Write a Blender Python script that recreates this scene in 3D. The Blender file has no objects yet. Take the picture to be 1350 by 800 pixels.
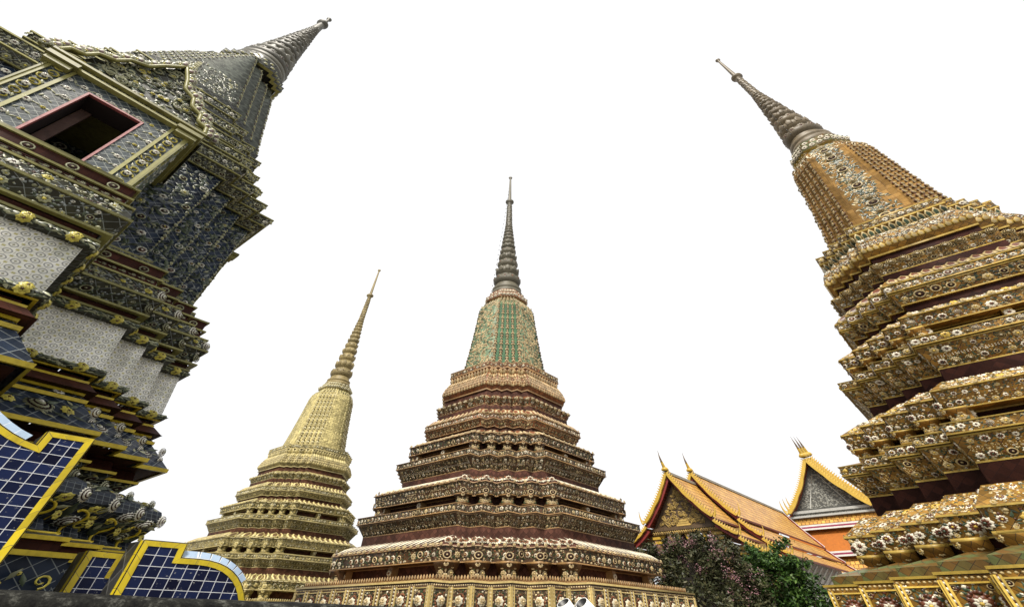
import bpy, math, random
import numpy as np
from mathutils import Matrix, Vector

rng = np.random.default_rng(7)
random.seed(7)
SC = bpy.context.scene
COL = SC.collection
R = math.radians

# ------------------------------------------------------------------ ground plan
# Temple grid: axis A runs back-left, axis B runs back-right.  The towers are a
# little broader across the view than they are deep (WIDE).
WIDE = 1.3258
PHI = R(50.03)
A = np.array([-math.sin(PHI), math.cos(PHI), 0.0])
B = np.array([math.cos(PHI), math.sin(PHI), 0.0])
UP = np.array([0.0, 0.0, 1.0])
EYE = np.array([0.0, 0.0, 1.6])
POS = {'middle': (-0.6746, 23.4396), 'yellow': (-15.1294, 37.2622),
       'orange': (14.1511, 10.8849), 'blue': (-12.7960, 8.0867)}


def AB(a, b, z=0.0):
    return A * a + B * b + UP * z


# ------------------------------------------------------------------ materials
MATS = {}


def nt_new(name):
    m = bpy.data.materials.new(name)
    m.use_nodes = True
    nt = m.node_tree
    bs = nt.nodes['Principled BSDF']
    return m, nt, bs


def N(nt, typ, **kw):
    n = nt.nodes.new(typ)
    for k, v in kw.items():
        if k == 'ins':
            for i, x in v.items():
                n.inputs[i].default_value = x
        else:
            setattr(n, k, v)
    return n


def ramp(nt, fac, stops):
    r = nt.nodes.new('ShaderNodeValToRGB')
    el = r.color_ramp.elements
    while len(el) > 1:
        el.remove(el[-1])
    el[0].position = stops[0][0]
    el[0].color = (*stops[0][1], 1)
    for p, c in stops[1:]:
        e = el.new(p)
        e.color = (*c, 1)
    nt.links.new(fac, r.inputs[0])
    return r.outputs[0]


def mixc(nt, fac, a, b, mode='MIX'):
    m = nt.nodes.new('ShaderNodeMix')
    m.data_type = 'RGBA'
    m.blend_type = mode
    for sock, val in ((m.inputs[0], fac), (m.inputs[6], a), (m.inputs[7], b)):
        if hasattr(val, 'links'):
            nt.links.new(val, sock)
        elif isinstance(val, (int, float)):
            sock.default_value = val
        else:
            sock.default_value = (*val, 1) if len(val) == 3 else val
    return m.outputs[2]


def math_n(nt, op, a, b=None):
    m = nt.nodes.new('ShaderNodeMath')
    m.operation = op
    for i, v in enumerate((a, b)):
        if v is None:
            continue
        if hasattr(v, 'links'):
            nt.links.new(v, m.inputs[i])
        else:
            m.inputs[i].default_value = v
    return m.outputs[0]


def grime(nt, col, amt=0.5, scale=1.3, dark=0.25):
    """soot blotches and rain streaks with a shape of their own"""
    geo = nt.nodes.new('ShaderNodeNewGeometry')
    fs = []
    for (sc, zs, lo, hi) in ((scale, 0.6, .42, .68), (scale * 3.6, 0.13, .50, .70)):
        mp = N(nt, 'ShaderNodeMapping')
        mp.inputs['Scale'].default_value = (1, 1, zs)
        nt.links.new(geo.outputs['Position'], mp.inputs[0])
        n1 = N(nt, 'ShaderNodeTexNoise', ins={'Scale': sc, 'Detail': 6.0, 'Roughness': 0.68})
        nt.links.new(mp.outputs[0], n1.inputs['Vector'])
        fs.append(ramp(nt, n1.outputs['Fac'], [(lo, (0, 0, 0)), (hi, (1, 1, 1))]))
    f = math_n(nt, 'MINIMUM', math_n(nt, 'ADD', math_n(nt, 'MULTIPLY', fs[0], .8), math_n(nt, 'MULTIPLY', fs[1], .75)), 1.0)
    f = math_n(nt, 'MULTIPLY', f, amt)
    dk = mixc(nt, 1.0, col, (dark, dark * 0.95, dark * 0.82), 'MULTIPLY')
    return mixc(nt, f, col, dk)


def mat_glaze(name, col, var=0.35, rough=0.38, dirt=0.5, spec=0.35, col2=None, dscale=1.3):
    """glazed ceramic, each chip its own tint"""
    m, nt, bs = nt_new(name)
    geo = nt.nodes.new('ShaderNodeNewGeometry')
    rnd = geo.outputs['Random Per Island']
    lo = tuple(c * (1 - var) for c in col)
    hi = tuple(min(0.9, c * (1 + var * 0.8)) for c in col)
    if col2 is None:
        c = ramp(nt, rnd, [(0, lo), (0.5, col), (1, hi)])
    else:
        c = ramp(nt, rnd, [(0, lo), (0.55, col), (0.75, hi), (0.78, col2), (1, col2)])
    n2 = N(nt, 'ShaderNodeTexNoise', ins={'Scale': 14.0, 'Detail': 3.0})
    nt.links.new(geo.outputs['Position'], n2.inputs['Vector'])
    c = mixc(nt, 0.5, c, ramp(nt, n2.outputs['Fac'], [(0.3, (0.55, 0.53, 0.5)), (0.6, (1, 1, 1))]), 'MULTIPLY')
    c = grime(nt, c, dirt, dscale)
    nt.links.new(c, bs.inputs['Base Color'])
    bs.inputs['Roughness'].default_value = rough
    bs.inputs['Specular IOR Level'].default_value = spec
    MATS[name] = m
    return m


def uvco(nt, rot=0.0, sx=1.0, sy=1.0):
    uv = nt.nodes.new('ShaderNodeUVMap')
    mp = N(nt, 'ShaderNodeMapping')
    mp.inputs['Rotation'].default_value = (0, 0, rot)
    mp.inputs['Scale'].default_value = (sx, sy, 1)
    nt.links.new(uv.outputs[0], mp.inputs[0])
    return mp.outputs[0]


def mat_tile(name, col, grout, size=0.2, rot=R(45), var=0.35, rough=0.3, dirt=0.5, aspect=1.0,
             off=0.0, mortar=0.03, bump=0.35, col2=None, dscale=1.3, spec=0.3, chips=0.0):
    """small glazed tiles in joints, laid by the UV of the face (metres)"""
    m, nt, bs = nt_new(name)
    co = uvco(nt, rot)
    br = N(nt, 'ShaderNodeTexBrick')
    br.offset = off
    br.inputs['Scale'].default_value = 1.0
    br.inputs['Mortar Size'].default_value = size * mortar
    br.inputs['Mortar Smooth'].default_value = 0.1
    br.inputs['Brick Width'].default_value = size * aspect
    br.inputs['Row Height'].default_value = size
    br.inputs['Bias'].default_value = 0.0
    lo = tuple(c * (1 - var) for c in col)
    hi = tuple(c * (1 + var) for c in (col2 or col))
    br.inputs['Color1'].default_value = (*lo, 1)
    br.inputs['Color2'].default_value = (*hi, 1)
    br.inputs['Mortar'].default_value = (*grout, 1)
    nt.links.new(co, br.inputs['Vector'])
    c = grime(nt, br.outputs['Color'], dirt, dscale)
    if chips:
        nc = N(nt, 'ShaderNodeTexNoise', ins={'Scale': 26.0, 'Detail': 3.0, 'Roughness': .6})
        nt.links.new(co, nc.inputs['Vector'])
        n3 = N(nt, 'ShaderNodeTexNoise', ins={'Scale': 3.1, 'Detail': 2.0})
        nt.links.new(co, n3.inputs['Vector'])
        f = math_n(nt, 'MULTIPLY', ramp(nt, nc.outputs['Fac'], [(.63, (0, 0, 0)), (.68, (1, 1, 1))]), ramp(nt, n3.outputs['Fac'], [(.45, (.1, .1, .1)), (.6, (1, 1, 1))]))
        c = mixc(nt, math_n(nt, 'MULTIPLY', f, chips), c, (.42, .42, .40))
        nt.links.new(math_n(nt, 'ADD', math_n(nt, 'MULTIPLY', n3.outputs['Fac'], .35), rough - .1), bs.inputs['Roughness'])
    nt.links.new(c, bs.inputs['Base Color'])
    if not chips:
        bs.inputs['Roughness'].default_value = rough
    bs.inputs['Specular IOR Level'].default_value = spec
    bp = N(nt, 'ShaderNodeBump', ins={'Strength': bump, 'Distance': 0.02})
    inv = math_n(nt, 'SUBTRACT', 1.0, br.outputs['Fac'])
    n2 = N(nt, 'ShaderNodeTexNoise', ins={'Scale': 9.0, 'Detail': 2.0})
    nt.links.new(co, n2.inputs['Vector'])
    hsum = math_n(nt, 'ADD', inv, math_n(nt, 'MULTIPLY', n2.outputs['Fac'], 0.6))
    nt.links.new(hsum, bp.inputs['Height'])
    nt.links.new(bp.outputs[0], bs.inputs['Normal'])
    MATS[name] = m
    return m


def mat_plain(name, col, rough=0.6, nscale=6.0, namt=0.4, dirt=0.3, emit=None, metal=0.0):
    m, nt, bs = nt_new(name)
    geo = nt.nodes.new('ShaderNodeNewGeometry')
    n2 = N(nt, 'ShaderNodeTexNoise', ins={'Scale': nscale, 'Detail': 6.0, 'Roughness': 0.65})
    nt.links.new(geo.outputs['Position'], n2.inputs['Vector'])
    d = 1 - namt
    c = mixc(nt, 1.0, col, ramp(nt, n2.outputs['Fac'], [(0.3, (d, d, d)), (0.65, (1, 1, 1))]), 'MULTIPLY')
    if dirt:
        c = grime(nt, c, dirt)
    nt.links.new(c, bs.inputs['Base Color'])
    bs.inputs['Roughness'].default_value = rough
    bs.inputs['Metallic'].default_value = metal
    bp = N(nt, 'ShaderNodeBump', ins={'Strength': 0.25, 'Distance': 0.03})
    nt.links.new(n2.outputs['Fac'], bp.inputs['Height'])
    nt.links.new(bp.outputs[0], bs.inputs['Normal'])
    MATS[name] = m
    return m


def mat_porcelain(name):
    """white porcelain panels printed with rows of ringed flowers and yellow squares"""
    m, nt, bs = nt_new(name)
    co = uvco(nt, 0.0, 1 / 0.145, 1 / 0.145)
    fr = N(nt, 'ShaderNodeVectorMath', operation='FRACTION')
    nt.links.new(co, fr.inputs[0])
    sb = N(nt, 'ShaderNodeVectorMath', operation='SUBTRACT')
    sb.inputs[1].default_value = (0.5, 0.5, 0)
    nt.links.new(fr.outputs[0], sb.inputs[0])
    ln = N(nt, 'ShaderNodeVectorMath', operation='LENGTH')
    nt.links.new(sb.outputs[0], ln.inputs[0])
    d = ln.outputs['Value']
    ring = math_n(nt, 'COMPARE', d, 0.31)
    ring.node.inputs[2].default_value = 0.055
    ring2 = math_n(nt, 'LESS_THAN', d, 0.1)
    # second lattice shifted half a cell: yellow squares
    ad = N(nt, 'ShaderNodeVectorMath', operation='ADD')
    ad.inputs[1].default_value = (0.5, 0.5, 0)
    nt.links.new(co, ad.inputs[0])
    fr2 = N(nt, 'ShaderNodeVectorMath', operation='FRACTION')
    nt.links.new(ad.outputs[0], fr2.inputs[0])
    sb2 = N(nt, 'ShaderNodeVectorMath', operation='SUBTRACT')
    sb2.inputs[1].default_value = (0.5, 0.5, 0)
    nt.links.new(fr2.outputs[0], sb2.inputs[0])
    ab = N(nt, 'ShaderNodeVectorMath', operation='ABSOLUTE')
    nt.links.new(sb2.outputs[0], ab.inputs[0])
    sx = N(nt, 'ShaderNodeSeparateXYZ')
    nt.links.new(ab.outputs[0], sx.inputs[0])
    mxx = math_n(nt, 'MAXIMUM', sx.outputs[0], sx.outputs[1])
    sq = math_n(nt, 'LESS_THAN', mxx, 0.13)
    line = math_n(nt, 'GREATER_THAN', mxx, 0.485)
    c = mixc(nt, line, (0.82, 0.81, 0.74), (0.5, 0.49, 0.42))
    c = mixc(nt, math_n(nt, 'MULTIPLY', sq, 0.8), c, (0.48, 0.44, 0.10))
    c = mixc(nt, math_n(nt, 'MULTIPLY', ring, 0.75), c, (0.16, 0.17, 0.17))
    c = mixc(nt, ring2, c, (0.26, 0.25, 0.15))
    br = N(nt, 'ShaderNodeTexBrick', ins={'Scale': 1.0, 'Mortar Size': .012, 'Brick Width': 2.0, 'Row Height': 2.0, 'Bias': 0.0})
    br.offset = 0.0
    br.inputs['Color1'].default_value = (1, 1, 1, 1)
    br.inputs['Color2'].default_value = (.74, .75, .70, 1)
    br.inputs['Mortar'].default_value = (.35, .33, .28, 1)
    nt.links.new(co, br.inputs['Vector'])
    c = mixc(nt, 1.0, c, br.outputs['Color'], 'MULTIPLY')
    c = grime(nt, c, 0.5, 0.9, 0.4)
    bp = N(nt, 'ShaderNodeBump', ins={'Strength': .5, 'Distance': .015})
    hh = math_n(nt, 'SUBTRACT', math_n(nt, 'ADD', ring, sq), br.outputs['Fac'])
    nt.links.new(hh, bp.inputs['Height'])
    nt.links.new(bp.outputs[0], bs.inputs['Normal'])
    nt.links.new(c, bs.inputs['Base Color'])
    bs.inputs['Roughness'].default_value = 0.3
    MATS[name] = m
    return m


def mat_rooftile(name, col, col2, w=0.22, h=0.26, dirt=0.3):
    m, nt, bs = nt_new(name)
    co = uvco(nt)
    br = N(nt, 'ShaderNodeTexBrick')
    br.offset = 0.5
    br.inputs['Scale'].default_value = 1.0
    br.inputs['Mortar Size'].default_value = 0.032
    br.inputs['Mortar Smooth'].default_value = 0.3
    br.inputs['Brick Width'].default_value = w
    br.inputs['Row Height'].default_value = h
    br.inputs['Color1'].default_value = (*col, 1)
    br.inputs['Color2'].default_value = (*col2, 1)
    br.inputs['Mortar'].default_value = (col[0] * .3, col[1] * .25, col[2] * .25, 1)
    nt.links.new(co, br.inputs['Vector'])
    c = grime(nt, br.outputs['Color'], dirt, 0.8, 0.45)
    nt.links.new(c, bs.inputs['Base Color'])
    bs.inputs['Roughness'].default_value = 0.45
    sx = N(nt, 'ShaderNodeSeparateXYZ')
    nt.links.new(co, sx.inputs[0])
    saw = math_n(nt, 'FRACT', math_n(nt, 'DIVIDE', sx.outputs[1], h))
    hgt = math_n(nt, 'SUBTRACT', math_n(nt, 'SUBTRACT', 1.0, saw), br.outputs['Fac'])
    bp = N(nt, 'ShaderNodeBump', ins={'Strength': 0.8, 'Distance': 0.05})
    nt.links.new(hgt, bp.inputs['Height'])
    nt.links.new(bp.outputs[0], bs.inputs['Normal'])
    MATS[name] = m
    return m


def mat_leaf(name, col, col2, var=0.5):
    m, nt, bs = nt_new(name)
    bs.inputs['Specular IOR Level'].default_value = .3
    geo = nt.nodes.new('ShaderNodeNewGeometry')
    c = ramp(nt, geo.outputs['Random Per Island'],
             [(0, tuple(x * (1 - var) for x in col)), (0.6, col), (1, col2)])
    nt.links.new(c, bs.inputs['Base Color'])
    bs.inputs['Roughness'].default_value = 0.5
    bs.inputs['Transmission Weight'].default_value = 0.0
    MATS[name] = m
    return m


# ------------------------------------------------------------------ mesh buffers
class Buf:
    def __init__(self):
        self.V = []
        self.nv = 0
        self.F = []   # (faces array (n,k), mat array, uv array (n,k,2) or None)

    def verts(self, v):
        v = np.asarray(v, float).reshape(-1, 3)
        i = self.nv
        self.V.append(v)
        self.nv += len(v)
        return i

    def faces(self, f, mat, uv=None):
        f = np.asarray(f, np.int64)
        if f.ndim == 1:
            f = f[None]
        mat = np.broadcast_to(np.asarray(mat, np.int32), (len(f),))
        self.F.append((f, mat, uv))

    def quad(self, p, mat, uv=None):
        i = self.verts(p)
        n = len(p)
        self.faces([[i + k for k in range(n)]], mat, None if uv is None else np.asarray(uv, float)[None])

    def box(self, o, ex, ey, ez, mat, uvscale=True):
        """o centre; half extents as vectors"""
        o, ex, ey, ez = (np.asarray(q, float) for q in (o, ex, ey, ez))
        for (n, u, v) in ((ex, ey, ez), (-ex, -ey, ez), (ey, -ex, ez), (-ey, ex, ez), (ez, ex, ey), (-ez, -ex, ey)):
            p = [o + n - u - v, o + n + u - v, o + n + u + v, o + n - u + v]
            lu, lv = np.linalg.norm(u), np.linalg.norm(v)
            self.quad(p, mat, [(-lu, -lv), (lu, -lv), (lu, lv), (-lu, lv)])

    def prism(self, pts, d, mat, mat_side=None):
        """extrude the outline pts along vector d (outline seen from -d)"""
        pts = np.asarray(pts, float)
        d = np.asarray(d, float)
        n = len(pts)
        x = pts[1] - pts[0]
        nr = np.zeros(3)
        for k in range(n):
            nr += np.cross(pts[k], pts[(k + 1) % n])
        x = np.array([0, 0, 1.0])
        x = np.cross(x, nr)
        if np.linalg.norm(x) < 1e-9:
            x = np.array([1.0, 0, 0])
        x /= np.linalg.norm(x)
        y = np.cross(nr, x)
        y /= np.linalg.norm(y)
        uv = np.stack([pts @ x, pts @ y], 1)
        i = self.verts(pts)
        self.faces([list(range(i, i + n))], mat, uv[None])
        j = self.verts(pts + d)
        self.faces([list(range(j + n - 1, j - 1, -1))], mat, uv[::-1][None])
        ms = mat if mat_side is None else mat_side
        for k in range(n):
            k2 = (k + 1) % n
            L = np.linalg.norm(pts[k2] - pts[k])
            D = np.linalg.norm(d)
            self.quad([pts[k2], pts[k], pts[k] + d, pts[k2] + d], ms, [(L, 0), (0, 0), (0, D), (L, D)])

    def tube(self, pts, rad, mat, seg=6, closed=True):
        pts = np.asarray(pts, float)
        n = len(pts)
        rad = np.broadcast_to(np.asarray(rad, float), (n,))
        t = np.gradient(pts, axis=0)
        t /= np.linalg.norm(t, axis=1)[:, None] + 1e-12
        ref = np.array([0.0, 0.0, 1.0])
        if abs(t[:, 2]).mean() > 0.8:
            ref = np.array([1.0, 0.0, 0.0])
        u = np.cross(t, ref)
        u /= np.linalg.norm(u, axis=1)[:, None] + 1e-12
        v = np.cross(t, u)
        an = np.linspace(0, 2 * math.pi, seg, endpoint=False)
        P = pts[:, None] + (u[:, None] * np.cos(an)[None, :, None] + v[:, None] * np.sin(an)[None, :, None]) * rad[:, None, None]
        i = self.verts(P)
        f = []
        for a in range(n - 1):
            for b in range(seg):
                b2 = (b + 1) % seg
                f.append([i + a * seg + b, i + a * seg + b2, i + (a + 1) * seg + b2, i + (a + 1) * seg + b])
        self.faces(f, mat)
        self.faces([[i + b for b in range(seg)]], mat)
        self.faces([[i + (n - 1) * seg + b for b in range(seg - 1, -1, -1)]], mat)

    def lathe(self, o, prof, seg, mats):
        """prof list of (r, z); o axis base; mats index per band or a single one"""
        an = np.linspace(0, 2 * math.pi, seg, endpoint=False)
        prof = np.asarray(prof, float)
        P = np.zeros((len(prof), seg, 3))
        P[:, :, 0] = o[0] + prof[:, 0:1] * np.cos(an)
        P[:, :, 1] = o[1] + prof[:, 0:1] * np.sin(an)
        P[:, :, 2] = o[2] + prof[:, 1:2]
        i = self.verts(P)
        k = np.arange(seg)
        k2 = (k + 1) % seg
        for a in range(len(prof) - 1):
            f = np.stack([i + a * seg + k, i + a * seg + k2, i + (a + 1) * seg + k2, i + (a + 1) * seg + k], 1)
            self.faces(f, mats[a] if hasattr(mats, '__len__') else mats)
        self.faces([[i + (len(prof) - 1) * seg + q for q in range(seg)]], mats[-1] if hasattr(mats, '__len__') else mats)

    def inst(self, tmpl, O, X, Y, Z, S):
        tv, tf, tm = tmpl
        O, X, Y, Z = (np.asarray(q, float).reshape(-1, 3) for q in (O, X, Y, Z))
        S = np.asarray(S, float).reshape(-1, 1)
        n = len(O)
        if n == 0:
            return
        P = (tv[None, :, 0:1] * X[:, None] + tv[None, :, 1:2] * Y[:, None] + tv[None, :, 2:3] * Z[:, None]) * S[:, None] + O[:, None]
        i = self.verts(P)
        off = i + np.arange(n) * len(tv)
        for f, m in zip(tf, tm):
            ff = (off[:, None, None] + f[None]).reshape(-1, f.shape[1])
            self.faces(ff, np.tile(m, n))

    def build(self, name, mats, parent=None, origin=(0, 0, 0), smooth=False):
        V = np.concatenate(self.V)
        V = (V - np.asarray(origin, float)) * np.array([WIDE, 1, 1])
        me = bpy.data.meshes.new(name)
        nl = sum(f.size for f, _, _ in self.F)
        npoly = sum(len(f) for f, _, _ in self.F)
        me.vertices.add(len(V))
        me.vertices.foreach_set('co', V.astype(np.float32).ravel())
        me.loops.add(nl)
        me.polygons.add(npoly)
        me.loops.foreach_set('vertex_index', np.concatenate([f.ravel() for f, _, _ in self.F]).astype(np.int32))
        tot = np.concatenate([np.full(len(f), f.shape[1]) for f, _, _ in self.F])
        st = np.concatenate([[0], np.cumsum(tot)[:-1]])
        me.polygons.foreach_set('loop_start', st.astype(np.int32))
        me.polygons.foreach_set('material_index', np.concatenate([m for _, m, _ in self.F]).astype(np.int32))
        uvl = me.uv_layers.new(name='UVMap')
        uv = np.concatenate([(np.zeros((f.size, 2)) if u is None else np.asarray(u, float).reshape(-1, 2)) for f, _, u in self.F])
        uvl.data.foreach_set('uv', uv.astype(np.float32).ravel())
        if smooth:
            me.polygons.foreach_set('use_smooth', np.ones(npoly, bool))
        for m in mats:
            me.materials.append(MATS[m])
        me.update(calc_edges=True)
        me.validate(clean_customdata=False)
        o = bpy.data.objects.new(name, me)
        COL.objects.link(o)
        if parent is not None:
            o.parent = parent
        else:
            o.location = (origin[0] * WIDE, origin[1], origin[2])
        return o


def thing(name, label, cat, loc, group=None):
    o = bpy.data.objects.new(name, None)
    COL.objects.link(o)
    o.location = (loc[0] * WIDE, loc[1], loc[2])
    o.empty_display_size = 0.5
    tag(o, label, cat, group)
    return o


def org(o):
    return (o.location.x / WIDE, o.location.y, o.location.z)


def tag(o, label, cat, group=None):
    o['label'] = label
    o['category'] = cat
    if group:
        o['group'] = group


# ------------------------------------------------------------------ ornament templates
# slots: 0 ground 1 trim 2 white 3 cream 4 leaf 5 accent 6 recess 7 yellow 8 second ground
G_, T_, W_, C_, L_, R_, D_, Y_, E_ = range(9)


def T_pack(vs, fs):
    """fs: list of (tuple of vertex ids, mat)"""
    by = {}
    for f, m in fs:
        by.setdefault(len(f), []).append((f, m))
    return (np.array(vs, float), [np.array([f for f, _ in l]) for l in by.values()],
            [np.array([m for _, m in l], np.int32) for l in by.values()])


def t_dome(vs, fs, r, h, mat, seg=6, z0=0.0, c=(0, 0)):
    b = len(vs)
    for k in range(seg):
        a = 2 * math.pi * k / seg
        vs.append((c[0] + r * math.cos(a), c[1] + r * math.sin(a), z0))
    for k in range(seg):
        a = 2 * math.pi * k / seg
        vs.append((c[0] + .62 * r * math.cos(a), c[1] + .62 * r * math.sin(a), z0 + h * .75))
    vs.append((c[0], c[1], z0 + h))
    for k in range(seg):
        k2 = (k + 1) % seg
        fs.append(((b + k, b + k2, b + seg + k2, b + seg + k), mat))
        fs.append(((b + seg + k, b + seg + k2, b + 2 * seg), mat))


def t_petals(vs, fs, n, r0, r1, wd, z0, z1, mat, ph=0.0):
    for k in range(n):
        a = 2 * math.pi * k / n + ph
        ca, sa = math.cos(a), math.sin(a)
        b = len(vs)

        def pt(r, t, z):
            vs.append((r * ca - t * sa, r * sa + t * ca, z))
        pt(r0, 0, z0)
        pt((r0 + r1) * .55, -wd, z0 * .6)
        pt(r1, 0, z1)
        pt((r0 + r1) * .55, wd, z0 * .6)
        pt((r0 + r1) * .56, 0, z0 + .12)
        for q in range(4):
            fs.append(((b + q, b + (q + 1) % 4, b + 4), mat))


def make_rosette(n=9, petal=W_, centre=R_, double=None):
    vs, fs = [], []
    t_petals(vs, fs, n, .25, 1.0, .30 * 9 / n, .28, .06, petal)
    if double is not None:
        t_petals(vs, fs, n, .15, .68, .2 * 9 / n, .45, .3, double, math.pi / n)
        t_dome(vs, fs, .26, .34, centre, 6, .3)
    else:
        t_dome(vs, fs, .34, .32, centre, 6, .14)
    return T_pack(vs, fs)


def make_ring(ring=W_, centre=R_, seg=10, dome=.4):
    vs, fs = [], []
    pr = [(1.0, 0), (.98, .18), (.84, .26), (.7, .1)]
    b = 0
    for r, z in pr:
        for k in range(seg):
            a = 2 * math.pi * k / seg
            vs.append((r * math.cos(a), r * math.sin(a), z))
    for j in range(3):
        for k in range(seg):
            k2 = (k + 1) % seg
            fs.append(((j * seg + k, j * seg + k2, (j + 1) * seg + k2, (j + 1) * seg + k), ring))
    t_dome(vs, fs, .7, dome * .7, centre, seg, .02)
    t_dome(vs, fs, .26, .2, ring, 6, dome * .55)
    return T_pack(vs, fs)


def make_shell(a=W_, bmat=R_, centre=C_):
    """three rings of broken saucers, like a big scallop or peony"""
    vs, fs = [], []
    # scalloped saucer rims, one inside the other
    for r0, r1, z0, z1, m, n in ((.78, 1.0, .16, .04, a, 16), (.66, .80, .22, .12, bmat, 14), (.48, .68, .32, .2, a, 14), (.36, .50, .38, .28, bmat, 10), (.2, .38, .46, .36, a, 9)):
        b = len(vs)
        for k in range(2 * n):
            t = math.pi * k / n
            q = r1 * (1.0 if k % 2 else .8)
            vs.append((q * math.cos(t), q * math.sin(t), z1 + (0 if k % 2 else .08)))
        for k in range(2 * n):
            t = math.pi * k / n
            vs.append((r0 * math.cos(t), r0 * math.sin(t), z0 + .06))
        for k in range(2 * n):
            k2 = (k + 1) % (2 * n)
            fs.append(((b + k, b + k2, b + 2 * n + k2, b + 2 * n + k), m))
    t_dome(vs, fs, .22, .2, centre, 6, .44)
    return T_pack(vs, fs)


def make_leaf(mat=L_):
    vs = [(0, -1, .05), (.36, -.1, .1), (0, 1, .05), (-.36, -.1, .1), (0, -.05, .34)]
    fs = [((0, 1, 4), mat), ((1, 2, 4), mat), ((2, 3, 4), mat), ((3, 0, 4), mat)]
    return T_pack(vs, fs)


def make_chip(mat):
    vs = [(-.8, -.6, 0), (.7, -.8, 0), (.9, .6, 0), (-.6, .8, 0), (-.5, -.35, .4), (.45, -.5, .5), (.55, .4, .35), (-.35, .5, .45)]
    fs = [((4, 5, 6, 7), mat)] + [((k, (k + 1) % 4, 4 + (k + 1) % 4, 4 + k), mat) for k in range(4)]
    return T_pack(vs, fs)


def make_bead(mat=W_, h=.8):
    vs, fs = [], []
    t_dome(vs, fs, 1.0, h, mat, 6)
    return T_pack(vs, fs)


def make_lotus(mat=W_, inner=R_):
    """upright pointed petal, base at y=-1, tip at y=1"""
    o = [(-.75, -1, .05), (.75, -1, .05), (.85, .1, .18), (.4, .7, .22), (0, 1.05, .3), (-.4, .7, .22), (-.85, .1, .18)]
    i = [(-.4, -.9, .28), (.4, -.9, .28), (.5, .05, .42), (0, .6, .5), (-.5, .05, .42)]
    vs = [(x, y, 0) for x, y, z in o] + [(x, y, z + .12) for x, y, z in o] + i
    n = 7
    fs = [((k, (k + 1) % n, n + (k + 1) % n, n + k), mat) for k in range(n)]
    fs += [((7, 8, 15, 14), mat), ((8, 9, 16, 15), mat), ((9, 10, 17, 16), mat), ((10, 11, 17), mat), ((11, 12, 17), mat),
           ((12, 13, 18, 17), mat), ((13, 7, 14, 18), mat), ((14, 15, 16, 17, 18), inner)]
    return T_pack(vs, fs)


def make_curl(mat=C_, turns=1.15, r=.16):
    """a scroll lying on the face"""
    vs, fs = [], []
    n = 12
    for k in range(n):
        t = k / (n - 1)
        a = turns * 2 * math.pi * t
        rr = 1.0 - .72 * t
        cx, cy = rr * math.cos(a), rr * math.sin(a)
        ux, uy = math.cos(a), math.sin(a)
        w = r * (1 - .4 * t)
        vs += [(cx + ux * w, cy + uy * w, 0), (cx + ux * w * .4, cy + uy * w * .4, .26), (cx - ux * w, cy - uy * w, .02)]
    for k in range(n - 1):
        b = 3 * k
        fs += [((b, b + 3, b + 4, b + 1), mat), ((b + 1, b + 4, b + 5, b + 2), mat)]
    return T_pack(vs, fs)


TM = {
    'rosW': make_rosette(9, W_, R_), 'rosC': make_rosette(8, C_, Y_), 'rosD': make_rosette(9, W_, Y_, R_), 'rosR': make_rosette(9, R_, C_, C_), 'rosP': make_rosette(7, W_, C_, C_), 'rosG': make_rosette(8, W_, L_, R_), 'rosT': make_rosette(7, C_, R_, T_), 'rosQ': make_rosette(8, R_, Y_, W_),
    'rosY': make_rosette(7, Y_, R_, Y_), 'ringW': make_ring(W_, R_), 'ringC': make_ring(C_, D_), 'ringL': make_ring(W_, L_),
    'shell': make_shell(W_, R_, C_), 'shellC': make_shell(C_, D_, W_), 'leaf': make_leaf(L_), 'leafW': make_leaf(W_), 'leafC': make_leaf(C_), 'leafG': make_leaf(E_),
    'chipG': make_chip(G_), 'chipW': make_chip(W_), 'chipC': make_chip(C_), 'chipL': make_chip(L_), 'chipR': make_chip(R_), 'chipY': make_chip(Y_), 'chipE': make_chip(E_),
    'bead': make_bead(W_), 'beadC': make_bead(C_), 'beadY': make_bead(Y_), 'beadT': make_bead(T_), 'beadR': make_bead(R_),
    'lotusW': make_lotus(W_, R_), 'lotusC': make_lotus(C_, R_), 'lotusT': make_lotus(T_, C_), 'lotusG': make_lotus(G_, C_), 'lotusL': make_lotus(C_, L_),
    'curl': make_curl(C_), 'curlY': make_curl(Y_), 'curlW': make_curl(W_),
}


class Face:
    """a rectangle-ish patch in a band: origin (bottom-left), unit u, unit v, outward n, length L, height h"""

    def __init__(s, o, u, v, n, L, h, shear=0.0):
        s.o, s.u, s.v, s.n, s.L, s.h = o, u, v, n, L, h


class Orn:
    def __init__(self, buf):
        self.buf = buf
        self.acc = {}

    def put(self, t, F, u, v, size, rot=0.0, lift=0.0, tilt=0.0, stretch=1.0):
        u = np.atleast_1d(np.asarray(u, float))
        n = len(u)
        v = np.broadcast_to(np.asarray(v, float), (n,))
        size = np.broadcast_to(np.asarray(size, float), (n,))
        rot = np.broadcast_to(np.asarray(rot, float), (n,))
        if getattr(F, 'clip', False):
            u = np.clip(u, .03, F.L - .03)
            v = np.clip(v, .02, F.h - .02)
        O = F.o + u[:, None] * F.u + v[:, None] * F.v + (np.broadcast_to(lift, (n,)))[:, None] * F.n
        c, s_ = np.cos(rot)[:, None], np.sin(rot)[:, None]
        X = F.u * c + F.v * s_
        Y = -F.u * s_ + F.v * c
        Z = np.broadcast_to(F.n, X.shape)
        if tilt:
            tx = rng.normal(0, tilt, (n, 1))
            ty = rng.normal(0, tilt, (n, 1))
            Z = Z + X * tx + Y * ty
            Z = Z / np.linalg.norm(Z, axis=1)[:, None]
        self.acc.setdefault(t, []).append((O, X, Y * stretch, Z, size))

    def flush(self):
        for t, l in self.acc.items():
            self.buf.inst(TM[t], *(np.concatenate([q[i] for q in l]) for i in range(5)))
        self.acc = {}


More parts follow.
